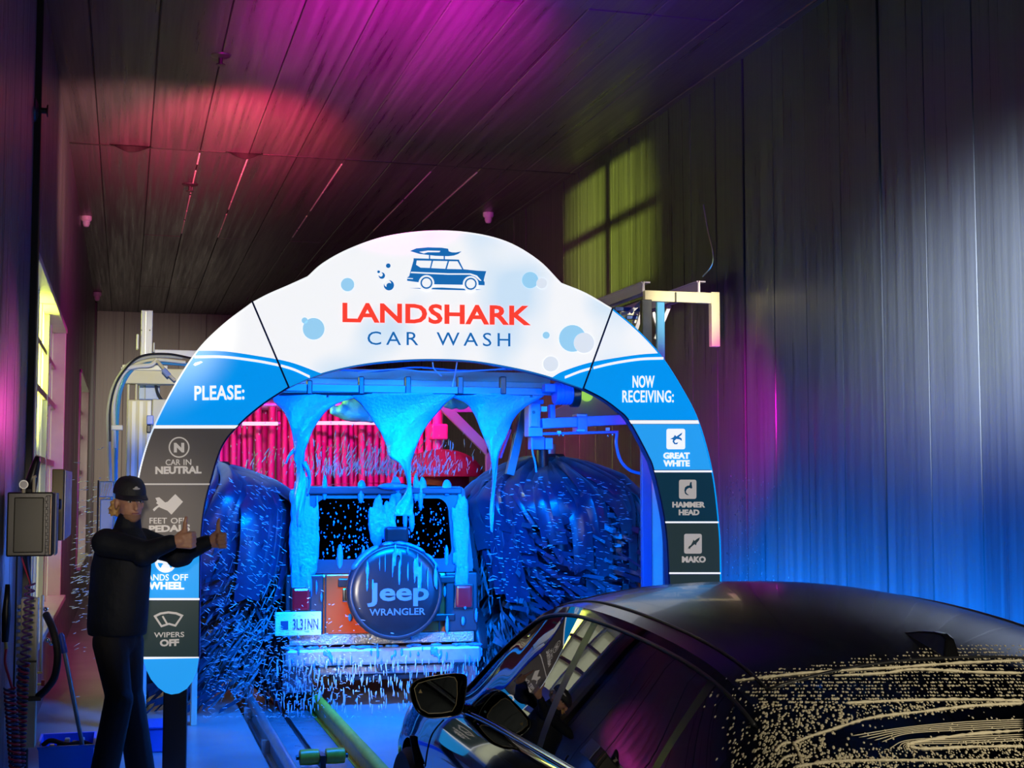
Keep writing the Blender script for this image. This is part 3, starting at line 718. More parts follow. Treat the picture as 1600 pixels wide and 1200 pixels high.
# plate, lamps, hinges
pl = jb('number_plate', (-.875, -.075, .60), (-.505, -.055, .79), mat('plate_white', (.72, .73, .70), .35), .006)
jb('plate_bracket', (-.80, -.056, .62), (-.55, -.03, .80), M_BLACK, .004)
car_words('3L31NN', -.735, .645, -.53, .735, -.077, mat('plate_print', (.03, .05, .10), .5), pl, .02)
jb('plate_emblem', (-.83, -.080, .65), (-.77, -.074, .72), MATS['plate_print'], .004, pl)
for x0, x1 in ((-.74, -.60), (.60, .74)):
    t_ = jb('tail_lamp', (x0, -.075, .80), (x1, -.03, .98), M_TAIL, .02)
    jb('lamp_bezel', (x0 - .012, -.06, .788), (x1 + .012, -.03, .992), M_BLACK, .008, t_)
jb('gate_handle', (-.37, -.045, .98), (-.25, -.02, 1.05), M_BLACK, .01); jb('gate_handle', (-.335, -.05, .86), (-.285, -.022, .97), M_CHROME, .008)
for z in (1.03, .72): jb('gate_hinge', (.40, -.05, z - .03), (.60, -.02, z + .03), M_BLACK, .01)
# wheels
for sx in (-1, 1):
    for wy in (.55, 2.9):
        wh = empty('wheel', (sx * .70, wy, .36)); wh.parent = jeep
        MB().lathe([(.20, -.12), (.33, -.125), (.365, -.09), (.37, 0), (.365, .09), (.33, .125), (.20, .12)], (0, 0, 0), 'x', 36).build('tyre', M_RUBBER, wh, smooth='auto')
        MB().lathe([(0, -.06), (.08, -.07), (.20, -.11), (.21, .11), (.08, .07), (0, .06)], (0, 0, 0), 'x', 24).build('rim', M_ALUG, wh, smooth='auto')
    fl_ = MB(); rows = []
    for k in range(13):
        a = math.pi * k / 12
        rows.append([(sx*.76, .55 - .46*math.cos(a), .45 + .34*math.sin(a)), (sx*.90, .55 - .46*math.cos(a), .44 + .33*math.sin(a)), (sx*.90, .55 - .44*math.cos(a), .42 + .31*math.sin(a)), (sx*.76, .55 - .44*math.cos(a), .43 + .32*math.sin(a))])
    fl_.grid(rows, closed=True); fl_.build('fender_flare', M_GUARD, jeep, smooth=True)
    mr = jb('door_mirror', (sx*.80 - .08, 1.55, 1.10), (sx*.80 + .08, 1.63, 1.27), M_BLACK, .02)
MB().cyl((-.25, -.02, .30), (-.25, 1.2, .33), .03).build('exhaust_pipe', M_ALUG, jeep, smooth='auto')

# ================================================================== FOAM
M_FOAM = mat('blue_foam', (.03, .25, .62), .14, bump=.5, scale=45, var=.12, spec=.6)
M_FOAMW = mat('white_foam', (.85, .90, .95), .35, bump=.3, scale=60)
FY = 11.02
def foam_sheet(rows, label, thick=.035, group=None):
    """rows: (y px, left x px, right x px) -> a draped sheet with real thickness"""
    ytab = [r[0] for r in rows]; L = [(r[0], r[1]) for r in rows]; Rr = [(r[0], r[2]) for r in rows]
    out = []; n = 20; yv = ytab[0]
    ph = random.uniform(0, 6)
    while yv <= ytab[-1] + .01:
        a, b_ = smooth_tab(L, yv), smooth_tab(Rr, yv)
        if b_ < a + 1.5: b_ = a + 1.5
        w = b_ - a; th = min(thick, .5 * w / 195 + .004); row = []
        for k in range(n):
            t = 2 * math.pi * k / n; c = math.cos(t); s_ = math.sin(t)
            wob = .03 * math.sin(yv * .045 + ph) + .012 * math.sin(c * 5 + yv * .1)
            p = at_y((a + b_) / 2 + w / 2 * c, yv, FY + th * s_ + wob); row.append(p)
        out.append(row); yv += 3
    mb = MB().grid(out, closed=True); n0 = len(out)
    mb.f.append(tuple(range(n))); mb.f.append(tuple((n0 - 1) * n + n - 1 - k for k in range(n)))
    o = mb.build('foam_curtain', M_FOAM, smooth=True)
    c = at_y((rows[0][1] + rows[0][2]) / 2, rows[0][0], FY)
    return tag(o, label, 'foam', 'blue foam curtains under the bar')
foam_sheet([(614, 424, 562), (619, 424, 560), (628, 428, 533), (640, 440, 513), (655, 449, 500), (672, 455, 489), (690, 458, 482), (705, 459, 477), (718, 459, 476), (728, 463, 474), (745, 463, 478), (775, 460, 478), (800, 462, 474), (825, 464, 470)], 'blue foam curtain hanging at the left end of the black bar')
foam_sheet([(614, 546, 714), (619, 548, 712), (628, 560, 699), (645, 574, 684), (660, 584, 671), (675, 594, 661), (695, 603, 652), (715, 609, 645), (722, 622, 643), (735, 631, 642), (760, 636, 643), (775, 630, 645), (790, 619, 646), (806, 615, 644)], 'widest blue foam curtain, in the middle of the black bar above the spare wheel')
foam_sheet([(614, 698, 852), (619, 700, 850), (628, 725, 834), (640, 736, 816), (655, 744, 803), (670, 750, 796), (685, 756, 790), (700, 762, 783), (715, 766, 779), (735, 769, 777), (765, 768, 774), (800, 765, 772), (830, 766, 770)], 'blue foam curtain hanging at the right end of the black bar beside the motor')
# forked trickle beside the left curtain
o = MB().tube(spl([at_y(474, 722, FY), at_y(481, 735, FY), at_y(484, 752, FY + .05), at_y(480, 775, FY + .1)], 6), [.022 - .0008 * i for i in range(19)], 8).build('foam_trickle', M_FOAM, smooth=True)
tag(o, 'thin blue foam trickle forking off the left foam curtain', 'foam')
o = MB().tube(spl([at_y(461, 702, FY), at_y(452, 712, FY), at_y(447, 724, FY + .02)], 6), [.016 - .0008 * i for i in range(13)], 8).build('foam_trickle', M_FOAM, smooth=True)
tag(o, 'short foam drip at the left side of the left foam curtain', 'foam')
# foam caught on the car: thick runs and caps, melted together
JM = Matrix.Translation(jeep.location) @ Matrix.Rotation(R(-3), 4, 'Z')
def J(x, y_, z): return JM @ Vector((x, y_, z))
mb = MB()
def run(x, z0, z1, r, y_=-.01):
    z = z0
    while z > z1:
        q = random.uniform(.05, .13); mb.ell(J(x + random.uniform(-.015, .015), y_ + (sl(max(z, 1.09)) if z > 1.09 else -.03), z), (r * random.uniform(.6, 1.1), .018, q), 8, 6); z -= q * .9
for k in range(26): run(random.uniform(-.74, -.60), random.uniform(1.3, 1.75), random.uniform(.85, 1.2), random.uniform(.012, .03))
for k in range(12): run(random.uniform(-.62, -.54), random.uniform(1.3, 1.66), random.uniform(1.1, 1.3), random.uniform(.01, .025))
for k in range(18): run(random.uniform(.60, .72), random.uniform(1.2, 1.75), random.uniform(.8, 1.3), random.uniform(.01, .022))
for k in range(9): run(random.uniform(-.70, .66), 1.79, random.uniform(1.68, 1.75), random.uniform(.02, .05), -.02)
for k in range(14): run(random.uniform(-.09, .24), random.uniform(1.48, 1.68), random.uniform(1.3, 1.45), random.uniform(.015, .035), 0)
for k in range(10): run(random.uniform(-.56, .56), 1.22, 1.14, random.uniform(.02, .04), 0)
mb.ell(J(.08, .02, 1.80), (.13, .05, .03), 12, 8)
for k in range(16):      # cap on the spare cover
    a = R(random.uniform(30, 150)); mb.ell(J(SX + math.cos(a) * .388, -.20, SZ + math.sin(a) * .388), (.055, .085, .020), 10, 6, Matrix.Rotation(a - math.pi / 2, 3, 'Y').inverted())
for k in range(30):
    a = R(random.uniform(20, 160)); r = random.uniform(.2, .37); x = SX + math.cos(a) * r
    z = SZ + math.sin(a) * r; L = random.uniform(.03, .11)
    mb.ell(J(x, -.285, z - L / 2), (random.uniform(.006, .014), .012, L), 8, 6)
for k in range(34): x = random.uniform(-.78, .78); mb.ell(J(x, -.06 if abs(x) > .3 else -.05, random.uniform(.62, 1.05)), (random.uniform(.006, .02), .014, random.uniform(.02, .09)), 8, 6)
for k in range(30): mb.ell(J(random.uniform(-.8, .8), random.uniform(-.15, -.06), .505), (random.uniform(.02, .06), .03, .014), 8, 6)
for k in range(26): mb.ell(J(random.uniform(-.8, .8), -.165, random.uniform(.36, .5)), (random.uniform(.006, .014), .012, random.uniform(.02, .05)), 8, 6)
o = remesh(mb, 'clinging_foam', .0085, M_FOAM, None, 2); tag(o, 'blue foam runs and patches clinging to the off-road car tail', 'foam', kind='stuff')
# small foam flecks on the rear glass
mb = MB()
for k in range(460):
    x = random.uniform(-.55, .55); z = random.uniform(1.2, 1.68)
    if random.random() < .35 and z > 1.5: continue
    r = random.uniform(.003, .008); mb.ell(J(x, .025 + sl(z), z), (r, .006, r * random.uniform(.8, 2.2)), 6, 4)
o = mb.build('foam_fleck', M_FOAM, smooth=True); tag(o, 'small foam flecks scattered over the off-road car rear window', 'foam', kind='stuff')

# ================================================================== WRAP BRUSHES
M_CLOTH = mat('navy_brush_cloth', (.005, .012, .045), .33, var=.7, scale=14, sheen=.3)
def brush(cx, cy, rad, ztop, zbot, label, seed, spin):
    rnd = random.Random(seed)
    b_ = empty('wash_brush', (cx, cy, 0), label, 'brush', 'large cloth wrap brushes beside the off-road car')
    MB().cyl((0, 0, .15), (0, 0, ztop + .12), .06, 16).build('shaft', M_ALUG, b_, smooth='auto')
    MB().lathe([(0, ztop + .03), (.13, ztop + .03), (.15, ztop), (.13, ztop - .05), (0, ztop - .05)], (0, 0, 0), 'z', 24).build('top_hub', M_DARKM, b_, smooth='auto')
    # long top cloths: spread out from the hub, then hang and swirl
    mb = MB()
    for i in range(210):
        a = rnd.uniform(0, 2 * math.pi); rr_ = rad * rnd.uniform(.72, 1.0); z0 = ztop - rnd.uniform(.0, .10); w = rnd.uniform(.05, .11)
        dr = rnd.uniform(.24, .40); hang = rnd.uniform(.25, .85); sw = spin * rnd.uniform(.1, .7); cup = rnd.uniform(-.04, .05); rows_ = []
        for k in range(12):
            t = min(1, k / 6); h = max(0, (k - 5) / 6)
            r = .09 + (rr_ - .09) * t ** .95 + .06 * math.sin(h * 2.5); aa = a + sw * (.35 * t * t + .5 * h)
            z = z0 - dr * rad * t ** 1.5 - hang * h ** 1.25; c, s_ = math.cos(aa), math.sin(aa); ww = w * (.35 + .65 * t)
            rows_.append([(r * c - ww * s_, r * s_ + ww * c, z - .01), ((r + cup) * c, (r + cup) * s_, z + cup * .8), (r * c + ww * s_, r * s_ - ww * c, z - .02)])
        mb.grid(rows_)
    t_ = mb.build('top_cloths', M_CLOTH, b_, smooth=True, fix=False); t_['kind'] = 'stuff'
    # cloth strips swinging out below the skirt
    mb = MB(); NS = 1500
    for i in range(NS):
        a = rnd.uniform(0, 2 * math.pi); z = rnd.uniform(zbot, ztop - .50 * rad); L = rad * rnd.uniform(.82, 1.12); w = rnd.uniform(.02, .05)
        tw = rnd.uniform(.3, 1.0) * spin; dr = rnd.uniform(.10, .42); lift = rnd.uniform(-.1, .2); row0 = []; row1 = []
        for k in range(6):
            t = k / 5; r = .06 + L * (.25 + .75 * t) if False else .3 * rad + (L - .3 * rad) * t; aa = a + tw * t * t * .8
            zz = z - dr * t * t + lift * t; c, s_ = math.cos(aa), math.sin(aa)
            row0.append((r * c, r * s_, zz)); row1.append((r * c + .3 * w * s_, r * s_ - .3 * w * c, zz - w))
        mb.grid([row0, row1])
    s_ = mb.build('cloth_strips', M_CLOTH, b_, smooth=True, fix=False); s_['kind'] = 'stuff'
    return b_
bR = at_y(858, 760, 12.15); bL = at_y(332, 760, 12.2)
brush(bR.x, 12.15, .80, 2.06, .25, 'big navy cloth brush right of the off-road car under the blue carriage', 3, 1)
brush(bL.x, 12.2, .74, 1.98, .25, 'big navy cloth brush left of the off-road car behind the sign leg', 5, -1)
# ================================================================== BLACK SEDAN
from mathutils.bvhtree import BVHTree
CX, CY = 2.09, 4.68
car = empty('sedan', (CX, CY, 0), 'glossy black sedan with soapy rear window waiting in front of the arch', 'car')
M_BLK, nt, b = new_mat('black_car_paint')
b.inputs['Base Color'].default_value = (.004, .004, .005, 1); b.inputs['Roughness'].default_value = .06; b.inputs['Coat Weight'].default_value = 1; b.inputs['Coat Roughness'].default_value = .02
M_ROOF, nt, b = new_mat('dusty_black_roof_paint')
tc = nt.nodes.new('ShaderNodeTexCoord'); nz = nt.nodes.new('ShaderNodeTexNoise'); nz.inputs['Scale'].default_value = 160; nz.inputs['Detail'].default_value = 3
nt.links.new(tc.outputs['Object'], nz.inputs['Vector'])
cr = nt.nodes.new('ShaderNodeValToRGB'); cr.color_ramp.elements[0].position = .60; cr.color_ramp.elements[0].color = (.006, .006, .008, 1); cr.color_ramp.elements[1].position = .75; cr.color_ramp.elements[1].color = (.05, .05, .055, 1)
nt.links.new(nz.outputs['Fac'], cr.inputs[0]); nt.links.new(cr.outputs[0], b.inputs['Base Color']); b.inputs['Roughness'].default_value = .22; b.inputs['Coat Weight'].default_value = .25; b.inputs['Coat Roughness'].default_value = .05
M_SEDGL = glass_mat('tinted_car_glass', (.03, .035, .045), .22, .01)
T_W = [(-2.35, .64), (-2.2, .77), (-1.7, .865), (-1.0, .885), (0, .885), (1.0, .88), (1.5, .875), (1.95, .83), (2.2, .74), (2.35, .58)]
T_ZT = [(-2.35, .84), (-2.2, .98), (-1.9, 1.05), (-1.2, 1.02), (.6, 1.0), (1.0, .99), (1.5, .93), (1.95, .84), (2.25, .70), (2.35, .60)]
T_ZS = [(-2.35, .80), (-2.2, .92), (-1.9, .995), (-1.2, .985), (0, .965), (.7, .945), (1.0, .925), (1.5, .865), (1.95, .77), (2.25, .64), (2.35, .55)]
def body_section(y_):
    w = smooth_tab(T_W, y_); zt = smooth_tab(T_ZT, y_); zs = smooth_tab(T_ZS, y_); zb = .20 + (.12 if abs(y_) > 2.25 else 0)
    pts = [(0, zb), (w*.55, zb), (w*.90, zb + .02), (w*.985, zb + .10), (w, zb + .22), (w*.992, zs - .30), (w*1.0, zs - .18), (w*.985, zs - .12), (w*.955, zs - .045), (w*.915, zs), (w*.80, zs + (zt - zs)*.35), (w*.5, zs + (zt - zs)*.8), (0, zt)]
    return [(p.x, p.y) for p in spl([Vector((a, b_, 0)) for a, b_ in pts], 3)]
NB = 64; rows = []
for i in range(NB + 1):
    y_ = -2.35 + 4.7 * i / NB; sc_ = body_section(y_)
    rows.append([(-x, y_, z) for x, z in sc_] + [(x, y_, z) for x, z in sc_[::-1][1:-1]])
mb = MB().grid(rows, closed=True); m_ = len(rows[0]); mb.f.append(tuple(range(m_))); mb.f.append(tuple(NB * m_ + m_ - 1 - k for k in range(m_)))
bme = mb.mesh('body', M_BLK, True)
tmp = bpy.data.objects.new('tmp', bme); COL.objects.link(tmp)
cutters = []
AX = [1.42, -1.43]
for wy in AX:
    for sx in (-1, 1):
        c_ = MB().cyl((sx * .62, wy, .335), (sx * 1.05, wy, .335), .375, 40).build('cut', None); cutters.append(c_)
        md = tmp.modifiers.new('b', 'BOOLEAN'); md.object = c_; md.operation = 'DIFFERENCE'; md.solver = 'EXACT'
dg = bpy.context.evaluated_depsgraph_get(); dg.update()
bm2 = bpy.data.meshes.new_from_object(tmp.evaluated_get(dg)); bm2.name = 'body'
bpy.data.objects.remove(tmp)
for c_ in cutters: bpy.data.objects.remove(c_)
bm2.shade_smooth()
try: bm2.set_sharp_from_angle(angle=R(40))
except Exception: pass
bm2.materials.clear(); bm2.materials.append(M_BLK)
body = link('body', bm2, car)
# greenhouse
T_ZR = [(-2.02, 1.045), (-1.75, 1.19), (-1.48, 1.325), (-1.2, 1.402), (-.8, 1.45), (-.3, 1.472), (.0, 1.462), (.25, 1.425), (.55, 1.295), (.8, 1.15), (1.02, 1.0)]
T_ZE = [(-2.02, .99), (-1.75, 1.115), (-1.48, 1.245), (-1.2, 1.325), (-.8, 1.375), (-.3, 1.398), (0, 1.385), (.25, 1.335), (.5, 1.20), (.72, 1.045), (.86, .955), (1.02, .93)]
T_WR = [(-2.02, .68), (-1.75, .61), (-1.4, .585), (-.8, .60), (-.2, .615), (.25, .63), (.5, .69), (.72, .755), (.86, .80), (1.02, .80)]
def wbelt(y_): return smooth_tab(T_W, y_) * .925
def Gside(y_, t, sg=-1):
    zb = smooth_tab(T_ZS, y_) - .01; ze = max(smooth_tab(T_ZE, y_), zb + .004); wr_ = smooth_tab(T_WR, y_); wb_ = wbelt(y_)
    x = wb_ + (wr_ - wb_) * (t ** 1.25); return Vector((sg * x, y_, zb + (ze - zb) * t))
def Groof(y_, u):
    zb = smooth_tab(T_ZS, y_) - .01; ze = max(smooth_tab(T_ZE, y_), zb + .004); wr_ = smooth_tab(T_WR, y_); zr = max(smooth_tab(T_ZR, y_), ze + .002)
    return Vector((wr_ * u, y_, ze + (zr - ze) * (1 - abs(u) ** 2.3)))
def patch(fn, y0, y1, s0, s1, ny, ns): return [[fn(y0 + (y1 - y0) * i / ny, s0 + (s1 - s0) * k / ns) for k in range(ns + 1)] for i in range(ny + 1)]
def surf(name, rows, m, inward=None, th=.004):
    o = MB().grid(rows).build(name, m, car, smooth=True)
    return o
Y0, YH, YR, YRB = -2.02, .20, -1.40, -1.97
roof_rows = patch(Groof, YR, YH, -1, 1, 40, 28)
surf('roof', roof_rows, M_ROOF)
surf('windscreen', patch(Groof, YH, 1.0, -.94, .94, 16, 24), M_SEDGL)
surf('rear_window', patch(Groof, YRB, YR, -.90, .90, 16, 28), M_SEDGL)
for sg in (-1, 1):
    surf('front_pillar', patch(Groof, YH, 1.0, .94 * sg, sg, 16, 2), M_BLK)
    surf('rear_pillar', patch(Groof, Y0, YR, .90 * sg, sg, 16, 4), M_BLK)
    gs = lambda y_, t, sg=sg: Gside(y_, t, sg)
    surf('roof_rail', patch(gs, -1.55, .84, .93, 1, 50, 2), M_BLK)
    surf('belt_trim_panel', patch(gs, -1.75, .84, 0, .05, 50, 1), M_BLK)
    def fwin(y_, t, sg=sg): return Gside(y_, t, sg)
    surf('side_window', patch(fwin, -.33, .76, .05, .93, 30, 10), M_SEDGL)
    surf('side_window', patch(fwin, -1.22, -.39, .05, .93, 24, 10), M_SEDGL)
    surf('door_pillar', patch(fwin, -.39, -.33, .05, .93, 2, 10), M_BLACK)
    surf('quarter_window', patch(fwin, -1.50, -1.26, .05, .93, 8, 10), M_SEDGL)
    surf('door_pillar', patch(fwin, -1.26, -1.22, .05, .93, 2, 10), M_BLACK)
    surf('mirror_triangle', patch(fwin, .76, .86, .05, .93, 4, 6), M_BLACK)
    surf('rear_quarter', patch(fwin, -2.02, -1.50, .0, 1, 16, 10), M_BLK)
    # bright window surround
    MB().tube([Gside(y_, .025, sg) + Vector((sg*.006, 0, 0)) for y_ in [-1.52 + 2.34 * i / 40 for i in range(41)]], .009, 6).build('belt_moulding', M_CHROME, car, smooth=True)
    MB().tube([Gside(y_, .935, sg) + Vector((sg*.004, 0, .003)) for y_ in [-1.50 + 2.28 * i / 40 for i in range(41)]] , .006, 6).build('window_moulding', M_DARKM, car, smooth=True)
    MB().tube([Groof(y_, sg * .90) + Vector((0, 0, .002)) for y_ in [-1.40 + 1.58 * i / 30 for i in range(31)]], .004, 6).build('roof_channel', M_BLACK, car, smooth=True)
for yv in (YH, ):
    MB().tube([Groof(yv, u) + Vector((0, 0, .001)) for u in [-.95 + 1.9 * i / 24 for i in range(25)]], .006, 6).build('windscreen_seal', M_BLACK, car, smooth=True)
MB().tube([Groof(YR, u) + Vector((0, 0, .001)) for u in [-.9 + 1.8 * i / 24 for i in range(25)]], .005, 6).build('rear_window_seal', M_BLACK, car, smooth=True)
# interior: dark seats and dashboard so the glass has something behind it
M_INT = mat('dark_interior', (.012, .012, .014), .8)
for sx in (-.38, .38):
    for yy in (-.15, -1.1):
        MB().box((sx - .24, yy - .12, .45), (sx + .24, yy + .06, 1.08)).build('seat_back', M_INT, car, bevel=.06)
        MB().ell((sx, yy - .08, 1.17), (.13, .05, .09), 12, 8).build('headrest', M_INT, car, smooth=True)
MB().box((-.75, .55, .6), (.75, .95, .95)).build('dashboard', M_INT, car, bevel=.05)
# shark fin aerial
mb = MB()
fp = Groof(-1.30, 0)
prof = [(.12, 0), (.09, .010), (.04, .030), (-.02, .048), (-.06, .056), (-.085, .050), (-.095, .025), (-.105, 0)]
mb.prism([(-.006 - .020 * (1 - h / .075), yv, h) for yv, h in prof], [(.006 + .020 * (1 - h / .075), yv, h) for yv, h in prof])
fin = mb.build('roof_aerial', M_BLK, car, bevel=.006); fin.location = fp + Vector((0, 0, -.008)); fin.rotation_euler = (R(13), 0, 0)
# wheels
for wy in AX:
    for sx in (-1, 1):
        wh = empty('wheel', (sx * .79, wy, .335)); wh.parent = car
        MB().lathe([(.23, -.11), (.315, -.115), (.333, -.09), (.335, 0), (.333, .09), (.315, .115), (.23, .11)], (0, 0, 0), 'x', 40).build('tyre', M_RUBBER, wh, smooth='auto')
        MB().lathe([(.20, -.10), (.235, -.108), (.24, .108), (.20, .10)], (0, 0, 0), 'x', 40).build('rim', M_ALUG, wh, smooth='auto')
        MB().lathe([(0, -.03), (.16, -.03), (.16, .03), (0, .03)], (0, 0, 0), 'x', 24).build('brake_disc', M_DARKM, wh, smooth='auto')
        for k in range(5):
            a = 2 * math.pi * k / 5 + .3
            MB().bar((sx * .09, .04 * math.cos(a), .04 * math.sin(a)), (sx * .09, .225 * math.cos(a), .225 * math.sin(a)), .035, .02, (1, 0, 0)).build('spoke', M_ALUG, wh, bevel=.005)
        MB().lathe([(0, -.02), (.05, -.02), (.05, .02), (0, .02)], (sx * .09, 0, 0), 'x', 16).build('hub_cap', M_DARKM, wh)
# door mirrors (left one faces us with its glass)
def lm(px, py, Y): return at_y(px, py, Y) - Vector((CX, CY, 0))
hs = [(639, 1076), (647, 1064), (668, 1057), (700, 1052.5), (724, 1053), (730, 1062), (728, 1085), (725, 1106), (716, 1118), (690, 1122), (668, 1122), (652, 1113), (643, 1096)]
gs_ = [(648, 1076), (654, 1068), (671, 1063), (700, 1057.5), (710, 1059), (713.5, 1066), (714, 1085), (712, 1101), (706, 1111), (690, 1114), (670, 1114.5), (658, 1107), (652, 1093)]
hc = (685, 1088); YM = 5.24
def scl(o, k): return [(hc[0] + (x - hc[0]) * k, hc[1] + (y_ - hc[1]) * k) for x, y_ in o]
mir = empty('door_mirror', lm(*hc, YM)); mir.parent = car
def mloc(p, Y): return lm(*p, Y) - lm(*hc, YM)
rows = [[mloc(p, Y) for p in scl(curve_px(hs + hs[:1], 3)[:-1], k)] for k, Y in ((.93, YM + .004), (.985, YM - .006), (1.0, YM + .01), (.99, YM + .05), (.93, YM + .10), (.75, YM + .14), (.4, YM + .16), (.05, YM + .165))]
mb = MB().grid(rows, closed=True); mb.build('mirror_housing', M_BLK, mir, smooth=True)
mb = MB().prism([mloc(p, YM - .001) for p in gs_], [mloc(p, YM + .006) for p in gs_]); mb.build('mirror_glass', mat('mirror_glass', (.30, .31, .32), .02, 1), mir)
mb = MB(); n = len(gs_)
rows = [[mloc(p, YM - .001), mloc(p, YM - .005), mloc(q, YM - .005), mloc(q, YM - .001)] for p, q in zip(gs_, scl(gs_, 1.035))]; rows.append(rows[0]); mb.grid(rows, closed=True); mb.build('glass_trim', mat('bronze_trim', (.45, .36, .22), .3, .6), mir)
MB().prism([mloc(p, YM - .004) for p in ((654, 1083), (660, 1083), (657, 1077))], [mloc(p, YM) for p in ((654, 1083), (660, 1083), (657, 1077))]).build('warning_triangle', mat('amber_icon', (.8, .6, .25), .4), mir)
MB().bar(mloc((722, 1106), YM + .05), mloc((768, 1112), YM + .03), .05, .035).build('mirror_arm', M_BLK, mir, bevel=.01)
rm = MB().ell((.97, .58, 1.03), (.11, .07, .075), 16, 10).build('door_mirror', M_BLK, car, smooth=True)
# surface finder for seams, trim and soap
def bvh_of(objs):
    V = []; Fc = []
    for o in objs:
        n0 = len(V); V += [v.co.copy() for v in o.data.vertices]; Fc += [tuple(i + n0 for i in p.vertices) for p in o.data.polygons]
    return BVHTree.FromPolygons(V, Fc)
glz = [o for o in COL.objects if o.parent == car and o.type == 'MESH' and o.name.split('.')[0] in ('body', 'roof', 'rear_window', 'rear_pillar', 'rear_quarter', 'side_window', 'quarter_window', 'roof_rail', 'front_pillar', 'windscreen')]
BV = bvh_of(glz)
def hit(px, py):
    d = ray(px, py).normalized(); h = BV.ray_cast(EYE - Vector((CX, CY, 0)), d)
    if h[0] is None: return None
    n = h[1] if h[1].dot(d) < 0 else -h[1]
    return h[0], n
def surf_line(name, pts, r, m, n=10, off=.001, parent=car):
    P = [hit(p.x, p.y) for p in spl([Vector((a, b_, 0)) for a, b_ in pts], n)]
    P = [p + q * off for p, q in [z for z in P if z]]
    if len(P) < 3: return None
    rs = [r * random.uniform(.55, 1.35) if r > .0029 else r for _ in P]; rs[0] = rs[-1] = r * .2
    return MB().tube(P, rs, 6).build(name, m, parent, smooth=True)
surf_line('door_seam', [(694, 1124), (683, 1136), (674, 1150), (668, 1172), (664, 1199)], .0025, M_BLACK)
surf_line('door_seam', [(888, 1180), (884, 1186), (880, 1199)], .0025, M_BLACK)
surf_line('bonnet_seam', [(615, 1104), (650, 1094), (700, 1112)], .0025, M_BLACK)
vt = hit(650, 1172)
if vt: MB().bar(vt[0] + vt[1]*.003 + Vector((0, .06, .05)), vt[0] + vt[1]*.003 + Vector((0, -.06, -.05)), .03, .012).build('fender_vent', M_DARKM, car, bevel=.005)
# soap on the rear window and quarter
M_SOAP = mat('dried_soap', (.80, .70, .48), .45, bump=.3, scale=80)
mb = MB(); cnt = 0
for k in range(14000):
    px = random.uniform(1100, 1600); py = random.uniform(1008, 1200)
    lo = 1068 - (px - 1150) * .14 if px < 1500 else 1013 - (px - 1500) * .12
    if py < lo - 12: continue
    if px < 1180 and random.random() < .75: continue
    if px < 1140 and random.random() < .7: continue
    inband = 1100 + 40 - (px - 1240) * .11 < py < 1175 - (px - 1240) * .06 and px > 1290
    if inband and random.random() < .9: continue
    if cnt > 3400: break
    if py < 1100: py = round(py / 5.2) * 5.2 + random.uniform(-.6, .6)
    h = hit(px, py)
    if not h: continue
    p, n = h
    r = random.uniform(.0014, .0031) * (1.3 if px < 1330 and py > 1080 else 1)
    q = n.to_track_quat('Z', 'X').to_matrix()
    mb.ell(p + n * .0004, (r * random.uniform(1, 2.0), r, r * .45), 6, 4, q); cnt += 1
sd = mb.build('soap_drops', M_SOAP, car, smooth=True); sd['kind'] = 'stuff'
for pts in ([(1148, 1064), (1200, 1058), (1280, 1050), (1400, 1043), (1500, 1036), (1599, 1032)], [(1300, 1056), (1380, 1052), (1430, 1046), (1520, 1050), (1599, 1052)],
            [(1320, 1099), (1400, 1095), (1500, 1093), (1599, 1095)], [(1239, 1162), (1262, 1152), (1300, 1140), (1360, 1122), (1440, 1112), (1520, 1103), (1599, 1099)],
            [(1239, 1160), (1246, 1172), (1256, 1199)], [(1415, 1164), (1440, 1158), (1510, 1148), (1599, 1141)], [(1415, 1165), (1445, 1170), (1520, 1167), (1599, 1166)],
            [(1240, 1199), (1300, 1190), (1400, 1188), (1500, 1189), (1599, 1187)], [(1213, 1199), (1225, 1185), (1240, 1180)], [(1211, 1175), (1222, 1163), (1236, 1160)]):
    surf_line('soap_line', pts, .0042, M_SOAP, 14, .0005)
for k in range(9):
    y0 = 1124 + k * 3.1 + (8 if k > 4 else 0)
    surf_line('soap_line', [(1330 + k * 12, y0 + 26 - k * .8), (1420, y0 + 12 - k * .6), (1510, y0 + 4), (1599, y0)], .0012, M_SOAP, 10, .0003)
# ================================================================== PERSON
PY = 8.3
man = empty('person', (at_y(190, 1000, PY).x, PY, 0), 'person in black cap and dark jacket giving two thumbs up beside the sign', 'person')
def Q(px, py, dY=0.0, z=None):
    q = at_y(px, py, PY + dY)
    if z is not None: q.z = z
    return q - man.location
M_SKIN = mat('skin', (.50, .27, .18), .5, var=.12, scale=30)
M_JKT = mat('navy_jacket', (.006, .009, .016), .7, var=.3, scale=9, bump=.7, spec=.25)
M_TRS = mat('black_trousers', (.006, .006, .007), .8, bump=.2, scale=18)
hc_ = Q(203, 783)                       # head centre
g = Vector((.34, -.92, -.06)).normalized(); gs3 = g.cross(Vector((0, 0, 1))).normalized()   # facing, his right->left across
hup = Vector((0, 0, 1))
def Hd(f, s_, u_): return hc_ + g * f + gs3 * s_ + hup * u_
MHEAD = Matrix((gs3, g, hup)).transposed()
body_ = MB()
body_.ell(Hd(-.01, 0, .035), (.074, .095, .095), 20, 14, MHEAD)       # skull
body_.ell(Hd(.018, 0, -.035), (.060, .070, .085), 20, 14, MHEAD)       # face
body_.ell(Hd(.055, 0, -.088), (.032, .026, .026), 12, 8, MHEAD)        # chin
for s_ in (-1, 1):
    body_.ell(Hd(.052, s_ * .034, -.030), (.022, .018, .022), 10, 8, MHEAD)    # cheek
    body_.ell(Hd(-.012, s_ * .076, -.015), (.010, .020, .032), 10, 8, MHEAD)   # ear
body_.cap(Hd(.083, 0, -.002), Hd(.102, 0, -.036), .009, .014, 10, 3)      # nose
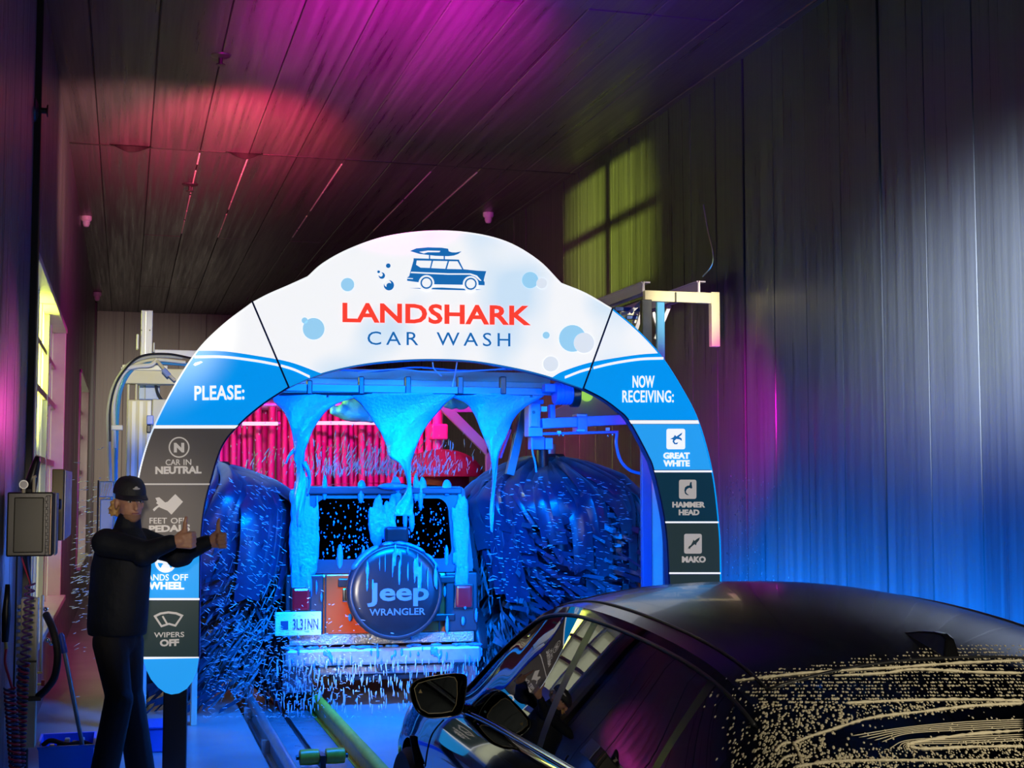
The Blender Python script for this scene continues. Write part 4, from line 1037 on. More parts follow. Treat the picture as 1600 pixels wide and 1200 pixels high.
body_.ell(Hd(.078, 0, .018), (.05, .012, .010), 12, 6, MHEAD)             # brow
body_.ell(Hd(.082, 0, -.062), (.026, .011, .010), 12, 6, MHEAD)           # lips
nk = Q(200, 822, .02)
body_.cap(Hd(-.02, 0, -.06), nk, .055, .062)
shN, shF = Q(166, 848, -.16), Q(221, 846, .16)
hipN, hipF = Q(172, 1002, -.05), Q(197, 1002, .06)
chest = Q(190, 872); waist = Q(187, 935); pel = Q(184, 978)
elN, wrN = Q(228, 862, -.27), Q(272, 846, -.34)
elF, wrF = Q(282, 866, .06), Q(328, 846, -.02)
knA, anA = Q(186, 1092, -.12), Q(157, 1230, -.05, .09)
knB, anB = Q(203, 1088, .10), Q(222, 1230, .12, .09)
for a, r0, b_, r1 in ((nk, .065, chest, .10), (chest, .10, waist, .09), (waist, .09, pel, .08), (shN, .045, shF, .045), (shN, .05, elN, .038), (elN, .036, wrN, .027), (shF, .05, elF, .038), (elF, .036, wrF, .027),
                       (pel, .08, hipN, .06), (pel, .08, hipF, .06), (hipN, .06, knA, .05), (knA, .048, anA, .036), (hipF, .06, knB, .05), (knB, .048, anB, .036)):
    body_.cap(a, b_, r0, r1)
def hand(w, d, n, u_, k=1.12):
    """w wrist, d along the forearm, n towards the palm side, u_ towards the thumb"""
    d = d.normalized(); n = (n - d * n.dot(d)).normalized(); u_ = (u_ - d * u_.dot(d)).normalized()
    off = [.031, .011, -.010, -.030]; ln = [.92, 1, .95, .8]
    body_.cap(w - d * .03, w + d * .03 * k, .027, .030)
    for o_, l_ in zip(off, ln):
        a = w + d * .015 + u_ * o_ * .6 * k; K = w + d * .082 * k * (.94 + .06 * l_) + u_ * o_ * k
        body_.cap(a, K, .0155 * k, .0125 * k, 10, 3)
        p1 = K + n * .036 * k * l_ + d * .012 * k; p2 = p1 + n * .010 * k - d * .030 * k * l_; p3 = p2 - n * .016 * k - d * .014 * k * l_
        body_.cap(K, p1, .0115 * k, .0105 * k, 10, 3); body_.cap(p1, p2, .0105 * k, .0098 * k, 10, 3); body_.cap(p2, p3, .0095 * k, .0088 * k, 10, 3)
    t0 = w + d * .022 * k + u_ * .024 * k + n * .012; t1 = w + d * .052 * k + u_ * .048 * k + n * .016; t2 = t1 + u_ * .036 * k - d * .0 + n * .004; t3 = t2 + u_ * .026 * k + d * .006 * k
    body_.cap(t0, t1, .018 * k, .0145 * k, 10, 3); body_.cap(t1, t2, .0135 * k, .0115 * k, 10, 3); body_.cap(t2, t3, .0115 * k, .0092 * k, 10, 3)
Z = Vector((0, 0, 1))
hand(wrN, Vector((1, -.25, .05)), Vector((.2, .9, .1)), Vector((.12, 0, 1)))
hand(wrF, Vector((.85, -.4, .05)), Vector((-.3, -.9, .0)), Vector((.15, 0, 1)))
remesh(body_, 'body', .0055, M_SKIN, man, 3, .5)
# jacket
j = MB()
mt = Matrix.Rotation(R(-48), 3, 'Z')
rows = []
for (px_, py_, ra, rb) in ((183, 992, .172, .150), (183, 975, .178, .156), (185, 945, .180, .155), (187, 915, .183, .152), (189, 885, .188, .146), (192, 858, .180, .128), (196, 838, .125, .10), (199, 826, .08, .075)):
    c = Q(px_, py_); rows.append([c + mt @ Vector((ra * math.cos(2*math.pi*k/28), rb * math.sin(2*math.pi*k/28), 0)) for k in range(28)])
j.grid(rows, closed=True); j.f.append(tuple(len(j.v) - 28 + k for k in range(28))); j.f.append(tuple(len(j.v) - 28*8 + 27 - k for k in range(28)))
j.cap(shN + Vector((.01, 0, -.005)), shF + Vector((-.01, 0, -.005)), .077, .077)
j.cap(Q(199, 832, .01), Q(201, 815, -.005), .085, .070)          # collar
for sh, el, wr_ in ((shN, elN, wrN), (shF, elF, wrF)):
    j.cap(sh, el, .082, .063); j.cap(el, wr_ - (wr_ - el).normalized() * .02, .062, .046); j.cap(el + Vector((-.02, 0, -.02)), el + Vector((.02, 0, -.015)), .06, .055)
jk = remesh(j, 'jacket', .009, M_JKT, man, 5, .5)
# zip pull and piping highlights
MB().ell(Q(180, 955, -.14), (.008, .004, .008), 8, 6).build('zip_pull', mat('brass', (.7, .55, .2), .3, .8), man)
# trousers
t = MB()
t.cap(hipN, hipF, .095, .095); t.cap(hipN, knA, .10, .072); t.cap(knA, anA + Vector((0, 0, .03)), .080, .078)
t.cap(hipF, knB, .10, .074); t.cap(knB, anB + Vector((0, 0, .03)), .080, .082); t.cap(pel, Q(183, 1000), .10, .11)
remesh(t, 'trousers', .011, M_TRS, man, 5, .5)
for an, d in ((anA, Vector((.55, -.83, 0))), (anB, Vector((.75, -.65, 0)))):
    s_ = MB(); f0 = Vector((an.x, an.y, 0))
    s_.cap(f0 + Vector((0, 0, .05)) - d * .05, f0 + Vector((0, 0, .042)) + d * .14, .05, .04); s_.cap(f0 + Vector((0, 0, .06)), f0 + Vector((0, 0, .1)), .05, .045)
    remesh(s_, 'shoe', .009, M_BLACK, man, 3, .5)
# face details
for s_ in (-1, 1):
    ec = Hd(.079, s_ * .030, .002)
    ey = MB().ell(ec, (.013, .008, .0065), 12, 8, MHEAD).build('eye', mat('eye_white', (.6, .55, .5), .3), man, smooth=True)
    MB().ell(ec + g * .0055, (.0055, .004, .0055), 10, 6, MHEAD).build('iris', mat('iris', (.03, .03, .035), .2), ey, smooth=True)
    MB().cap(Hd(.088, s_ * .014, .020), Hd(.079, s_ * .047, .020), .0045, .003, 8, 2).build('eyebrow', mat('brow_hair', (.14, .08, .04), .8), man, smooth=True)
MB().cap(Hd(.0905, -.019, -.062), Hd(.0905, .019, -.062), .0032, .0032, 8, 2).build('mouth', mat('lip', (.30, .10, .09), .5), man, smooth=True)
bd = MB(); bd.ell(Hd(.036, 0, -.082), (.053, .048, .036), 16, 10, MHEAD); bd.ell(Hd(.062, 0, -.095), (.030, .024, .022), 12, 8, MHEAD)
remesh(bd, 'beard', .006, mat('stubble', (.26, .14, .085), .8), man, 2)
# hair curls at the nape
M_HAIR = mat('blond_hair', (.50, .30, .10), .5, var=.4, scale=40)
hr = MB(); rnd = random.Random(4)
for k in range(26):
    a = Hd(rnd.uniform(-.085, -.03), rnd.uniform(-.085, .05), rnd.uniform(-.035, .01)); p = a.copy(); pts = [p.copy()]
    for m_ in range(4):
        p = p + Vector((rnd.uniform(-.030, .004), rnd.uniform(-.015, .02), -rnd.uniform(.008, .026))); pts.append(p.copy())
    hr.tube(pts, [.016, .018, .016, .012, .005], 8)
for k in range(8): hr.ell(Hd(-.05 + .004 * k, -.078 + .004 * k, -.02 - .004 * k), (.02, .024, .03), 10, 8)
remesh(hr, 'hair', .006, M_HAIR, man, 1)
# cap
M_CAP = mat('black_cap', (.014, .017, .022), .7, bump=.2, scale=60)
MTILT = MHEAD @ Matrix.Rotation(R(-4), 3, 'X')
cp_ = MB(); rows = []
for i in range(9):
    tt = math.pi / 2 * i / 8; row = []
    for k in range(28):
        a = 2*math.pi*k/28; rr_ = math.cos(tt) ** .62
        row.append(Hd(-.008, 0, .043) + MTILT @ Vector((.089 * rr_ * math.cos(a), .108 * rr_ * math.sin(a), .098 * math.sin(tt))))
    rows.append(row)
cp_.grid(rows, closed=True); capo = cp_.build('cap', M_CAP, man, smooth=True)
br = MB(); topr = []; botr = []
for k in range(15):
    a = R(8 + 164 * k / 14); bx = .089 * math.cos(a); by = .106 * math.sin(a); e2 = math.sin(math.pi * k / 14)
    inner = Vector((bx, by, .004)); outer = Vector((bx * 1.0, by + .075 * e2, -.004 - .012 * abs(math.cos(a))))
    topr.append((inner, outer))
O = Hd(-.008, 0, .040)
br.grid([[O + MTILT @ i_ for i_, o_ in topr], [O + MTILT @ o_ for i_, o_ in topr], [O + MTILT @ (o_ - Vector((0, 0, .006))) for i_, o_ in topr], [O + MTILT @ (i_ - Vector((0, 0, .006))) for i_, o_ in topr]], closed=False)
br.build('peak', M_CAP, capo, smooth='auto')
MB().ell(Hd(-.008, 0, .043) + MTILT @ Vector((0, .103, .040)), (.022, .004, .006), 12, 6, MTILT).build('cap_emblem', mat('pale_thread', (.6, .6, .58), .7), capo)
MB().ell(Hd(-.008, 0, .043) + MTILT @ Vector((0, .100, .046)), (.010, .004, .007), 10, 6, MTILT).build('cap_emblem', MATS['pale_thread'], capo)
MB().ell(Hd(-.008, 0, .043) + Vector((0, 0, .097)), (.008, .008, .005), 8, 6).build('cap_button', M_CAP, capo)
# ================================================================== MACHINERY
def pbox(name, x0, y0, x1, y1, Y, dY, m, parent, bevel=.006):
    a = at_y(x0, y1, Y); b_ = at_y(x1, y0, Y); o = parent.location if parent else Vector()
    return MB().box((a.x - o.x, Y - o.y, a.z - o.z), (b_.x - o.x, Y + dY - o.y, b_.z - o.z)).build(name, m, parent, bevel=bevel)
def ptube(name, pts, r, Y, m, parent, n=8, res=8, loc=None):
    o = parent.location if parent else Vector()
    P = [at_y(p[0], p[1], p[2] if len(p) > 2 else Y) - o for p in pts]
    return MB().tube(spl(P, res) if len(P) > 2 else P, r, n).build(name, m, parent, smooth='auto')
# --- white machine frame on the left with its hoses
LF = empty('machine_frame', (at_y(215, 760, 11.1).x, 11.1, 0), 'white aluminium machine frame with hose loop behind the left sign leg', 'machine')
def zfloor(o):      # stretch lowest vertices to the floor
    zm = min(v.co.z for v in o.data.vertices)
    for v in o.data.vertices:
        if v.co.z < zm + .01: v.co.z = -o.parent.location.z if o.parent else 0
    return o
mast = pbox('mast', 216.5, 485, 239, 725, 11.45, .13, mat('lilac_white_paint', (.66, .66, .72), .4), LF); zfloor(mast)
pbox('mast_groove', 226.5, 487, 228.5, 560, 11.443, .01, M_ALUG, LF, 0)
for x_ in (221, 234): ptube('bolt', [(x_, 516, 11.44), (x_, 516, 11.46)], .006, 11.45, M_DARKM, LF)
pbox('mast_bracket', 213, 522, 217, 545, 11.44, .1, M_ALU, LF); pbox('mast_bracket', 239, 535, 242, 550, 11.44, .1, M_ALU, LF)
pbox('cross_beam', 239, 548, 330, 557, 11.62, .12, MATS['lilac_white_paint'], LF)
pbox('frame_top', 191, 577, 305, 599, 11.0, .16, M_BEIGE, LF)
pbox('top_cover', 191, 571, 262, 578, 10.98, .2, M_ALU, LF)
for a, b_ in ((191, 203), (203.5, 215)): zfloor(pbox('upright', a, 600, b_, 1000, 11.02, .12, M_BEIGE, LF))
cov = zfloor(pbox('cover_plate', 192, 625, 237, 1000, 10.97, .05, M_BEIGE, LF))
for x_ in (205, 216.5, 229): zfloor(pbox('cover_rib', x_, 627, x_ + 1.6, 1000, 10.96, .012, M_ALU, LF, 0))
pbox('side_cover', 237, 624, 262, 700, 11.0, .06, M_BEIGE, LF)
zfloor(pbox('upright', 300, 600, 316, 1000, 11.02, .12, M_BEIGE, LF))
pbox('motor_housing', 217, 601, 250, 624, 11.25, .1, mat('blue_housing', (.25, .35, .75), .4), LF); pbox('motor_fin', 226, 600, 227.5, 624, 11.24, .02, M_DARKM, LF, 0)
pbox('switch_box', 229, 649, 240, 663, 10.9, .06, MATS['blue_housing'], LF)
pbox('sensor_bracket', 229, 664, 236, 676, 10.92, .05, M_DARKM, LF)
pbox('hose_clamp', 174, 664, 192, 672, 10.93, .06, M_ALU, LF)
ptube('hose', [(177, 1000), (174, 800), (170, 690), (169, 650), (174, 615), (186, 588), (203, 568), (225, 559), (250, 556), (285, 558)], .014, 10.93, mat('grey_hose', (.45, .46, .43), .4), LF)
ptube('hose', [(179, 700), (178, 660), (178, 630), (184, 603), (197, 580), (220, 566), (245, 562), (290, 566)], .013, 10.96, M_ALU, LF)
ptube('hose', [(182, 1000), (181, 760), (182, 690), (184, 640), (190, 605), (206, 578), (230, 568), (258, 567), (300, 570)], .015, 11.0, M_HOSEB, LF)
ptube('hose', [(172, 690), (172, 640), (181, 600), (198, 574), (222, 556), (262, 553), (300, 560)], .008, 10.9, M_BLACK, LF)
ptube('valve_arm', [(245, 563, 10.9), (262, 583, 10.88), (273, 594, 10.9)], .012, 10.9, M_BEIGE, LF)
ptube('valve_body', [(255, 577, 10.87), (264, 587, 10.87)], .02, 10.9, mat('blue_housing', (.25, .35, .75), .4), LF)
ptube('pipe_elbow', [(190, 577, 10.95), (215, 572, 10.93), (236, 570, 10.92), (246, 561, 10.92)], .016, 10.95, M_WHITEP, LF)
ptube('hose', [(243, 600), (247, 616), (258, 630), (275, 638)], .011, 11.15, M_DARKM, LF)
# control panel seen beside the cap, its blue lighting put into the colour
bp_ = empty('control_panel', at_y(166, 850, 10.2), 'blue-lit control panel standing left of the person', 'panel'); bp_.location.z = 0
pbox('upper_panel', 155, 752, 178, 777, 10.2, .06, mat('blue_lit_panel', (.15, .38, .85), .35), bp_)
pbox('lower_panel', 155, 780, 178, 860, 10.2, .06, MATS['blue_lit_panel'], bp_); zfloor(pbox('panel_post', 172, 855, 178, 900, 10.22, .04, M_DARKM, bp_))
for k in range(4): ptube('panel_rib', [(157 + k * 4, 775, 10.19), (163 + k * 4, 755, 10.19)], .004, 10.19, M_WHITEP, bp_)
pbox('side_cover', 150, 750, 155, 860, 10.22, .06, M_DARKM, bp_)
# --- foam bar across the arch opening
fb = empty('foam_bar', at_y(655, 612, FY), 'black foam applicator bar spanning the arch opening above the off-road car', 'bar')
ptube('bar', [(436, 613), (872, 613)], .026, FY, M_BLACK, fb, 12)
pbox('bar_rail', 440, 607.5, 868, 610, FY - .03, .03, mat('pale_blue_strip', (.16, .22, .4), .4), fb, 0)
for x_, y0 in ((484, 594), (565, 588), (638, 588), (720, 588), (787, 588)): pbox('bar_clamp', x_ - 4.5, y0, x_ + 4.5, 616, FY - .04, .07, M_BLACK, fb, .008)
for x_ in (512, 602, 680, 752, 830): ptube('nozzle', [(x_, 613), (x_, 621)], .012, FY, M_DARKM, fb)
# --- carriage beams behind the bar
gb = empty('gantry_beam', at_y(655, 592, 11.75), 'pale metal cross beam above the black foam bar', 'beam')
pbox('beam_face', 455, 583, 860, 590, 11.75, .1, M_BEIGE, gb); pbox('beam_face', 455, 590.5, 860, 599, 11.77, .1, M_ALU, gb)
bb = empty('gantry_beam', at_y(655, 604, 12.3), 'blue cross beam with slots right behind the foam bar', 'beam')
pbox('beam_face', 430, 599, 905, 602.5, 12.3, .1, mat('blue_beam', (.05, .12, .38), .35), bb)
for k in range(22): 
    if k % 4: pbox('slot_plate', 446 + k * 20, 603, 452 + k * 20, 611, 12.34, .03, MATS['blue_beam'], bb, 0)
tp = empty('air_line', at_y(640, 575, 11.3), 'thin blue air hoses looping over the beam at the top of the arch', 'hose')
ptube('hose', [(530, 578), (590, 580), (650, 574), (720, 579), (800, 577)], .008, 11.3, M_HOSEB, tp); ptube('hose', [(560, 582), (620, 577), (690, 582), (790, 576)], .006, 11.25, mat('clear_hose', (.5, .6, .75), .3), tp)
ptube('hose', [(676, 566), (678, 576), (690, 588)], .006, 11.2, MATS['clear_hose'], tp); ptube('hose', [(714, 566, 11.2), (711, 585, 11.1), (707, 604, FY), (707, 612, FY)], .006, 11.2, MATS['clear_hose'], tp)
# --- motor and carriage on the right
mo = empty('drive_motor', at_y(890, 617, 10.9), 'blue ribbed electric motor with black end cap at the right end of the foam bar', 'motor')
def xcyl(nm, x0, x1, y_, r, m, parent, Y): 
    o = parent.location; a = at_y(x0, y_, Y) - o; b_ = at_y(x1, y_, Y) - o; b_.z = a.z; return MB().tube([a, b_], r, 24).build(nm, m, parent, smooth='auto')
M_MOT = mat('blue_motor', (.08, .22, .7), .35)
xcyl('motor_body', 866, 892, 615, .085, M_MOT, mo, 10.9); xcyl('end_cap', 892, 903, 617, .10, M_BLACK, mo, 10.9)
for k in range(5): xcyl('cooling_fin', 868 + k * 5, 870 + k * 5, 615, .094, M_MOT, mo, 10.9)
pbox('terminal_box', 852, 600, 872, 612, 10.86, .1, M_MOT, mo)
ca = empty('brush_carriage', at_y(880, 660, 11.3), 'blue steel brush carriage with gearbox and sliding beam at right', 'carriage')
M_CAR = mat('blue_carriage', (.16, .34, .85), .32, var=.15, scale=9)
pbox('gearbox', 827, 630, 845, 682, 11.2, .16, M_CAR, ca, .012); pbox('gearbox_cover', 829.5, 630, 841, 667, 11.18, .03, M_CAR, ca, .006); pbox('gearbox_foot', 826, 668, 848, 682, 11.17, .05, M_CAR, ca, .006)
ptube('oil_plug', [(834, 644, 11.17), (834, 644, 11.19)], .014, 11.18, M_DARKM, ca)
o_ = ca.location
MB().bar(at_y(845, 662, 11.25) - o_, at_y(992, 655, 11.25) - o_, .10, .085).build('sliding_beam', M_CAR, ca, bevel=.006)
MB().bar(at_y(845, 678, 11.22) - o_, at_y(965, 675, 11.22) - o_, .05, .022).build('lower_rail', M_MOT, ca, bevel=.004)
pbox('beam_clamp', 903, 646, 918, 676, 11.18, .16, M_CAR, ca, .006); pbox('clamp_bolt', 901, 647, 916, 650, 11.16, .02, M_WHITEP, ca, .002); pbox('clamp_bolt', 901, 671, 914, 674, 11.16, .02, M_WHITEP, ca, .002)
for x_ in (874, 880, 950, 957): MB().ell(at_y(x_, 679 + (x_ % 3), 11.18) - o_, .012, 10, 8).build('bolt', M_CHROME, ca, smooth=True)
pbox('sensor', 871, 673, 877, 678, 11.17, .02, M_WHITEP, ca, .002); pbox('sensor', 947, 668, 953, 673, 11.17, .02, M_WHITEP, ca, .002)
pbox('hanger', 831, 682, 851, 702, 11.25, .12, M_MOT, ca); pbox('hanger', 852, 684, 864, 702, 11.28, .12, M_CAR, ca); pbox('yellow_tag', 846, 635, 855, 643, 11.17, .02, mat('pale_tag', (.7, .68, .5), .5), ca, .002)
pbox('link_plate', 860, 632, 868, 655, 11.2, .08, M_MOT, ca); pbox('cap_block', 832, 624, 850, 631, 11.2, .14, M_MOT, ca)
ptube('air_hose', [(964, 676), (963, 695), (970, 720), (985, 735), (1006, 741)], .014, 11.2, M_HOSEB, ca)
ptube('shaft_hose', [(831, 684), (832, 705), (836, 722), (838, 738)], .008, 11.15, M_HOSEB, ca)
zs_ = MB().tube([at_y(846, 690, 11.9) - o_, at_y(848, 745, 11.9) - o_], .055, 14).build('drive_shaft', M_DARKM, ca, smooth='auto')
# arms behind
st = empty('swing_arm', at_y(812, 690, 11.7), 'teal steel swing arm with pink strip leaning behind the foam curtain', 'arm')
MB().bar(at_y(796, 742, 11.7) - st.location, at_y(822, 628, 11.7) - st.location, .07, .07).build('arm_tube', mat('teal_steel', (.08, .22, .28), .4), st, bevel=.006)
MB().bar(at_y(781, 716, 11.62) - st.location, at_y(797, 671, 11.62) - st.location, .05, .02).build('pink_strip', mat('pink_strip', (.8, .05, .3), .4), st, bevel=.003)
MB().bar(at_y(806, 648, 11.62) - st.location, at_y(813, 628, 11.62) - st.location, .03, .02).build('pink_strip', MATS['pink_strip'], st, bevel=.003)
pbox('joint_block', 783, 655, 800, 672, 11.68, .08, M_BLACK, st); pbox('joint_block', 800, 678, 812, 700, 11.78, .08, M_DARKM, st)
dbr = empty('diagonal_brace', at_y(730, 670, 14.5), 'blue-grey diagonal brace against the pink-lit wall', 'brace')
MB().bar(at_y(690, 632, 14.5) - dbr.location, at_y(764, 706, 14.5) - dbr.location, .06, .10).build('brace_bar', mat('blue_grey_steel', (.25, .35, .5), .4), dbr, bevel=.005)
MB().bar(at_y(690, 640, 14.6) - dbr.location, at_y(800, 640, 14.6) - dbr.location, .06, .06).build('brace_rail', MATS['blue_grey_steel'], dbr, bevel=.005)
MB().bar(at_y(763, 700, 14.5) - dbr.location, at_y(763, 760, 14.5) - dbr.location, .06, .06).build('brace_post', MATS['blue_grey_steel'], dbr, bevel=.005)
# hood with green lens
hd = empty('dryer_hood', at_y(905, 640, 13.4), 'beige dryer hood with a yellow-green lens at the right inside the arch', 'dryer')
pts = [(866, 640), (880, 633), (896, 630), (903, 612), (912, 608), (946, 612), (962, 640), (966, 652), (866, 652)]
oo = hd.location
MB().prism([at_y(x, y_, 13.4) - oo for x, y_ in pts], [at_y(x, y_, 13.75) - oo for x, y_ in pts]).build('hood_shell', M_BEIGE, hd, bevel=.01)
MB().tube([at_y(917, 618, 13.32) - oo, at_y(917, 618, 13.42) - oo], .06, 20).build('green_lens', mat('green_lens', (.5, .85, .03), .3, emit=(.45, 1, .02), estr=.55), hd, smooth='auto')
# --- right-hand gantry above the sign leg
rg = empty('pipe_bracket', at_y(1060, 470, 10.9), 'beige square L-shaped pipe bracket above the right sign leg', 'bracket')
pbox('pipe_arm', 1008, 457.5, 1114, 470, 10.9, .055, M_BEIGE, rg, .004); pbox('pipe_drop', 1112.5, 456.5, 1124.5, 541, 10.896, .063, M_BEIGE, rg, .004); pbox('cable_tie', 1055, 456.5, 1057, 472, 10.89, .07, M_BLACK, rg, 0)
for nm, x0, y0, y1, lab in (('overhead_rail', 1012.5, 440, 458, 'lilac overhead rail running back above the right side of the sign'), ('overhead_rail', 1099, 439, 459, 'shorter lilac overhead rail right of the pipe bracket')):
    a = at_y(x0, y0, 11.0); b_ = at_y(x0, y1, 11.0)
    rl_ = empty(nm, (a.x, 11.0, b_.z), lab, 'rail', 'lilac overhead rails')
    hh = a.z - b_.z; ln_ = 3.4 if x0 < 1050 else 1.9
    MB().box((-.05, 0, 0), (-.03, ln_, hh)).build('rail_web', mat('lilac_rail', (.42, .38, .58), .35, .3), rl_); MB().box((-.06, 0, hh - .012), (.02, ln_, hh)).build('rail_flange', MATS['lilac_rail'], rl_); MB().box((-.06, 0, 0), (.02, ln_, .012)).build('rail_flange', MATS['lilac_rail'], rl_)
    MB().box((-.04, -.005, .0), (-.034, .0, hh)).build('rail_end', M_WHITEP, rl_)
co = empty('gantry_column', at_y(1020, 800, 10.7), 'blue gantry column with pale side behind the right sign leg', 'column'); co.location.z = 0
zfloor(pbox('column_face', 1005, 690, 1018, 1000, 10.7, .05, MATS['blue_beam'], co)); zfloor(pbox('column_side', 1018, 600, 1034, 1000, 10.72, .1, M_ALU, co))
zfloor(pbox('blue_pipe', 1031, 470, 1039, 1000, 10.95, .05, M_HOSEB, co, .01))
zfloor(pbox('dark_upright', 1007, 468, 1019, 1000, 10.78, .06, M_DARKM, co))
for (a, b_) in (((1024, 530), (1046, 478)), ((1020, 488), (1034, 528)), ((985, 488), (1004, 470)), ((992, 520), (1006, 478))): MB().bar(at_y(*a, 11.3) - co.location, at_y(*b_, 11.3) - co.location, .025, .03).build('lattice_bar', mat('pale_lattice', (.55, .56, .66), .4), co)
for k in range(4): pbox('cable_tray', 962 + k * 9, 481 + k * 6.5, 1004, 485 + k * 6.5, 11.5, .05, M_ALU if k % 2 else MATS['blue_beam'], co, 0)
# --- pink rinse curtain deep in the tunnel
mc = empty('cloth_curtain', at_y(490, 640, 16.2), 'magenta-lit curtain of hanging cloth strips behind the foam', 'curtain')
oo = mc.location
M_PINK = mat('pink_cloth', (.78, .05, .30), .6, var=.2, scale=5)
MB().tube([at_y(335, 633, 16.2) - oo, at_y(690, 633, 16.2) - oo], .06, 12).build('hanger_tube', M_ALUG, mc, smooth='auto')
for q in (337, 688): MB().cyl(at_y(q, 633, 16.2) - oo, Vector((at_y(q, 633, 16.2).x, 16.2, 0)) - oo, .035, 10).build('support_post', M_ALUG, mc, smooth='auto')
x_ = 338
while x_ < 668:
    w_ = random.uniform(9, 13); top = 636 + random.uniform(-1.5, 1.5); yy = 16.2 + random.uniform(-.12, .12); bot = 800 + random.uniform(-10, 10)
    a, b_ = at_y(x_, top, yy) - oo, at_y(x_ + w_, top, yy) - oo; c = at_y(x_ + random.uniform(-3, 3), bot, yy - .1) - oo
    rows = []
    for k in range(9):
        t_ = k / 8; sh_ = (c - a) * t_; wv = Vector((0, .03 * math.sin(t_ * 6 + x_), 0)); rows.append([a + sh_ + wv, (a + b_) / 2 + sh_ + wv + Vector((0, -.012, 0)), b_ + sh_ + wv, (a + b_) / 2 + sh_ + wv + Vector((0, .012, 0))])
    MB().grid(rows, closed=True).build('cloth_strip', M_PINK, mc, smooth=True); x_ += w_ * .93
M_TUBE = mat('pink_white_tube', (.9, .8, .85), .3, emit=(1, .62, .80), estr=1.0)  # stands in for white foam lines, their brightness put in as glow
for (xa, xb, yv, nm, lab) in ((376, 436, 662, 'glow_tube', 'pinkish white foam line made as a glowing tube left of the first foam curtain'), (490, 592, 661, 'glow_tube', 'pinkish white foam line made as a glowing tube between the foam curtains under the teal foam')):
    t_ = empty(nm, at_y((xa + xb) / 2, yv, 15.9), lab, 'lamp')
    MB().tube([at_y(xa, yv, 15.9) - t_.location, at_y(xb, yv, 15.9) - t_.location], .022, 10).build('tube', M_TUBE, t_, smooth='auto')
    for q in (xa + 4, xb - 4): MB().tube([at_y(q, yv, 15.9) - t_.location, at_y(q, 633, 16.15) - t_.location], .006, 6).build('hanging_wire', M_ALUG, t_)
    for q in (xa, xb): MB().tube([at_y(q - 2, yv, 15.9) - t_.location, at_y(q + 2, yv, 15.9) - t_.location], .03, 10).build('end_cap', M_ALUG, t_, smooth='auto')
# foam lumps on hidden nozzles
M_TEAL = mat('teal_foam', (.15, .75, .62), .35, bump=.5, scale=30)
for nm, parts_, lab in (('foam_lump', [(555, 632, .13, .09), (555, 648, .17, .07), (533, 644, .10, .05), (575, 652, .10, .05)], 'teal foam lump hanging over the pink curtain between the foam curtains'), ('foam_lump', [(712, 629, .10, .05), (704, 632, .06, .03), (722, 632, .06, .03)], 'small teal foam lump between the middle and right foam curtains')):
    mb = MB()
    for (px, py, rx, rz_) in parts_:
        mb.ell(at_y(px, py, 13.2), (rx, rx * .8, rz_), 14, 10)
        for k in range(6): mb.ell(at_y(px, py, 13.2) + Vector((random.uniform(-rx, rx), -.5 * rx, random.uniform(-rz_, rz_) * .8)), .035, 8, 6)
    o = remesh(mb, nm, .02, M_TEAL, None, 2); tag(o, lab, 'foam')
# red top brush deep in the tunnel
rb_ = empty('top_brush', at_y(690, 742, 15.0), 'dark red domed brush deep in the tunnel right of the middle foam curtain', 'brush')
rows = []
for i in range(9):
    t_ = math.pi / 2 * i / 8; rows.append([Vector((.46 * math.cos(t_) * math.cos(2*math.pi*k/36) * (1 + .04*math.sin(9*2*math.pi*k/36)), .46 * math.cos(t_) * math.sin(2*math.pi*k/36), .30 * math.sin(t_) - .02)) for k in range(36)])
MB().grid(rows, closed=True).build('brush_dome', mat('maroon_cloth', (.25, .03, .06), .7, bump=.4, scale=20), rb_, smooth=True)
MB().cyl((0, 0, -1.0), (0, 0, .0), .30, 24).build('brush_core', MATS['maroon_cloth'], rb_, smooth='auto')
MB().cyl((-.05, 0, .25), (-.05, 0, .78), .05, 14).build('brush_spindle', M_PINK, rb_, smooth='auto'); MB().box((-.13, -.1, .38), (.05, .1, .55)).build('spindle_block', M_PINK, rb_, bevel=.02)

# ================================================================== LEFT WALL EQUIPMENT
jbx = empty('junction_box', at_y(50, 820, 8.0), 'dark olive metal junction box mounted on the left wall', 'box')
M_OLV = mat('olive_grey_enamel', (.05, .05, .038), .45, var=.1); 
pbox('box_body', 9, 769, 84, 870, 8.0, .22, M_BLACK, jbx, .008); pbox('box_door', 20, 777, 69, 864, 7.985, .02, M_OLV, jbx, .006)
pbox('hinge_strip', 70, 774, 79, 868, 7.98, .03, M_DARKM, jbx, .003); pbox('hinge_pin', 77.5, 776, 80, 866, 7.97, .02, mat('copper_trim', (.45, .25, .15), .35, .6), jbx, 0)
for k in range(9): pbox('hinge_knuckle', 70.5, 776 + k * 10, 75, 783 + k * 10, 7.97, .02, M_BLACK, jbx, .002)
pbox('side_flange', 84, 770, 89, 868, 8.1, .25, mat('blue_grey_enamel', (.25, .28, .4), .4), jbx, .004)
ga = empty('pressure_gauge', at_y(37, 757, 7.98), 'small round chrome pressure gauge on top of the junction box', 'gauge'); oo = ga.location
MB().tube([Vector((0, 0, 0)), Vector((0, .03, 0))], .024, 20).build('gauge_case', M_CHROME, ga, smooth='auto'); MB().tube([Vector((0, -.003, 0)), Vector((0, .002, 0))], .019, 20).build('gauge_dial', M_WHITEP, ga); MB().cyl((0, .015, -.045), (0, .015, -.02), .01).build('gauge_stem', M_BEIGE, ga)
wd = empty('spray_lance', at_y(50, 770, 8.03), 'thick black lance handle leaning up from the junction box', 'lance')
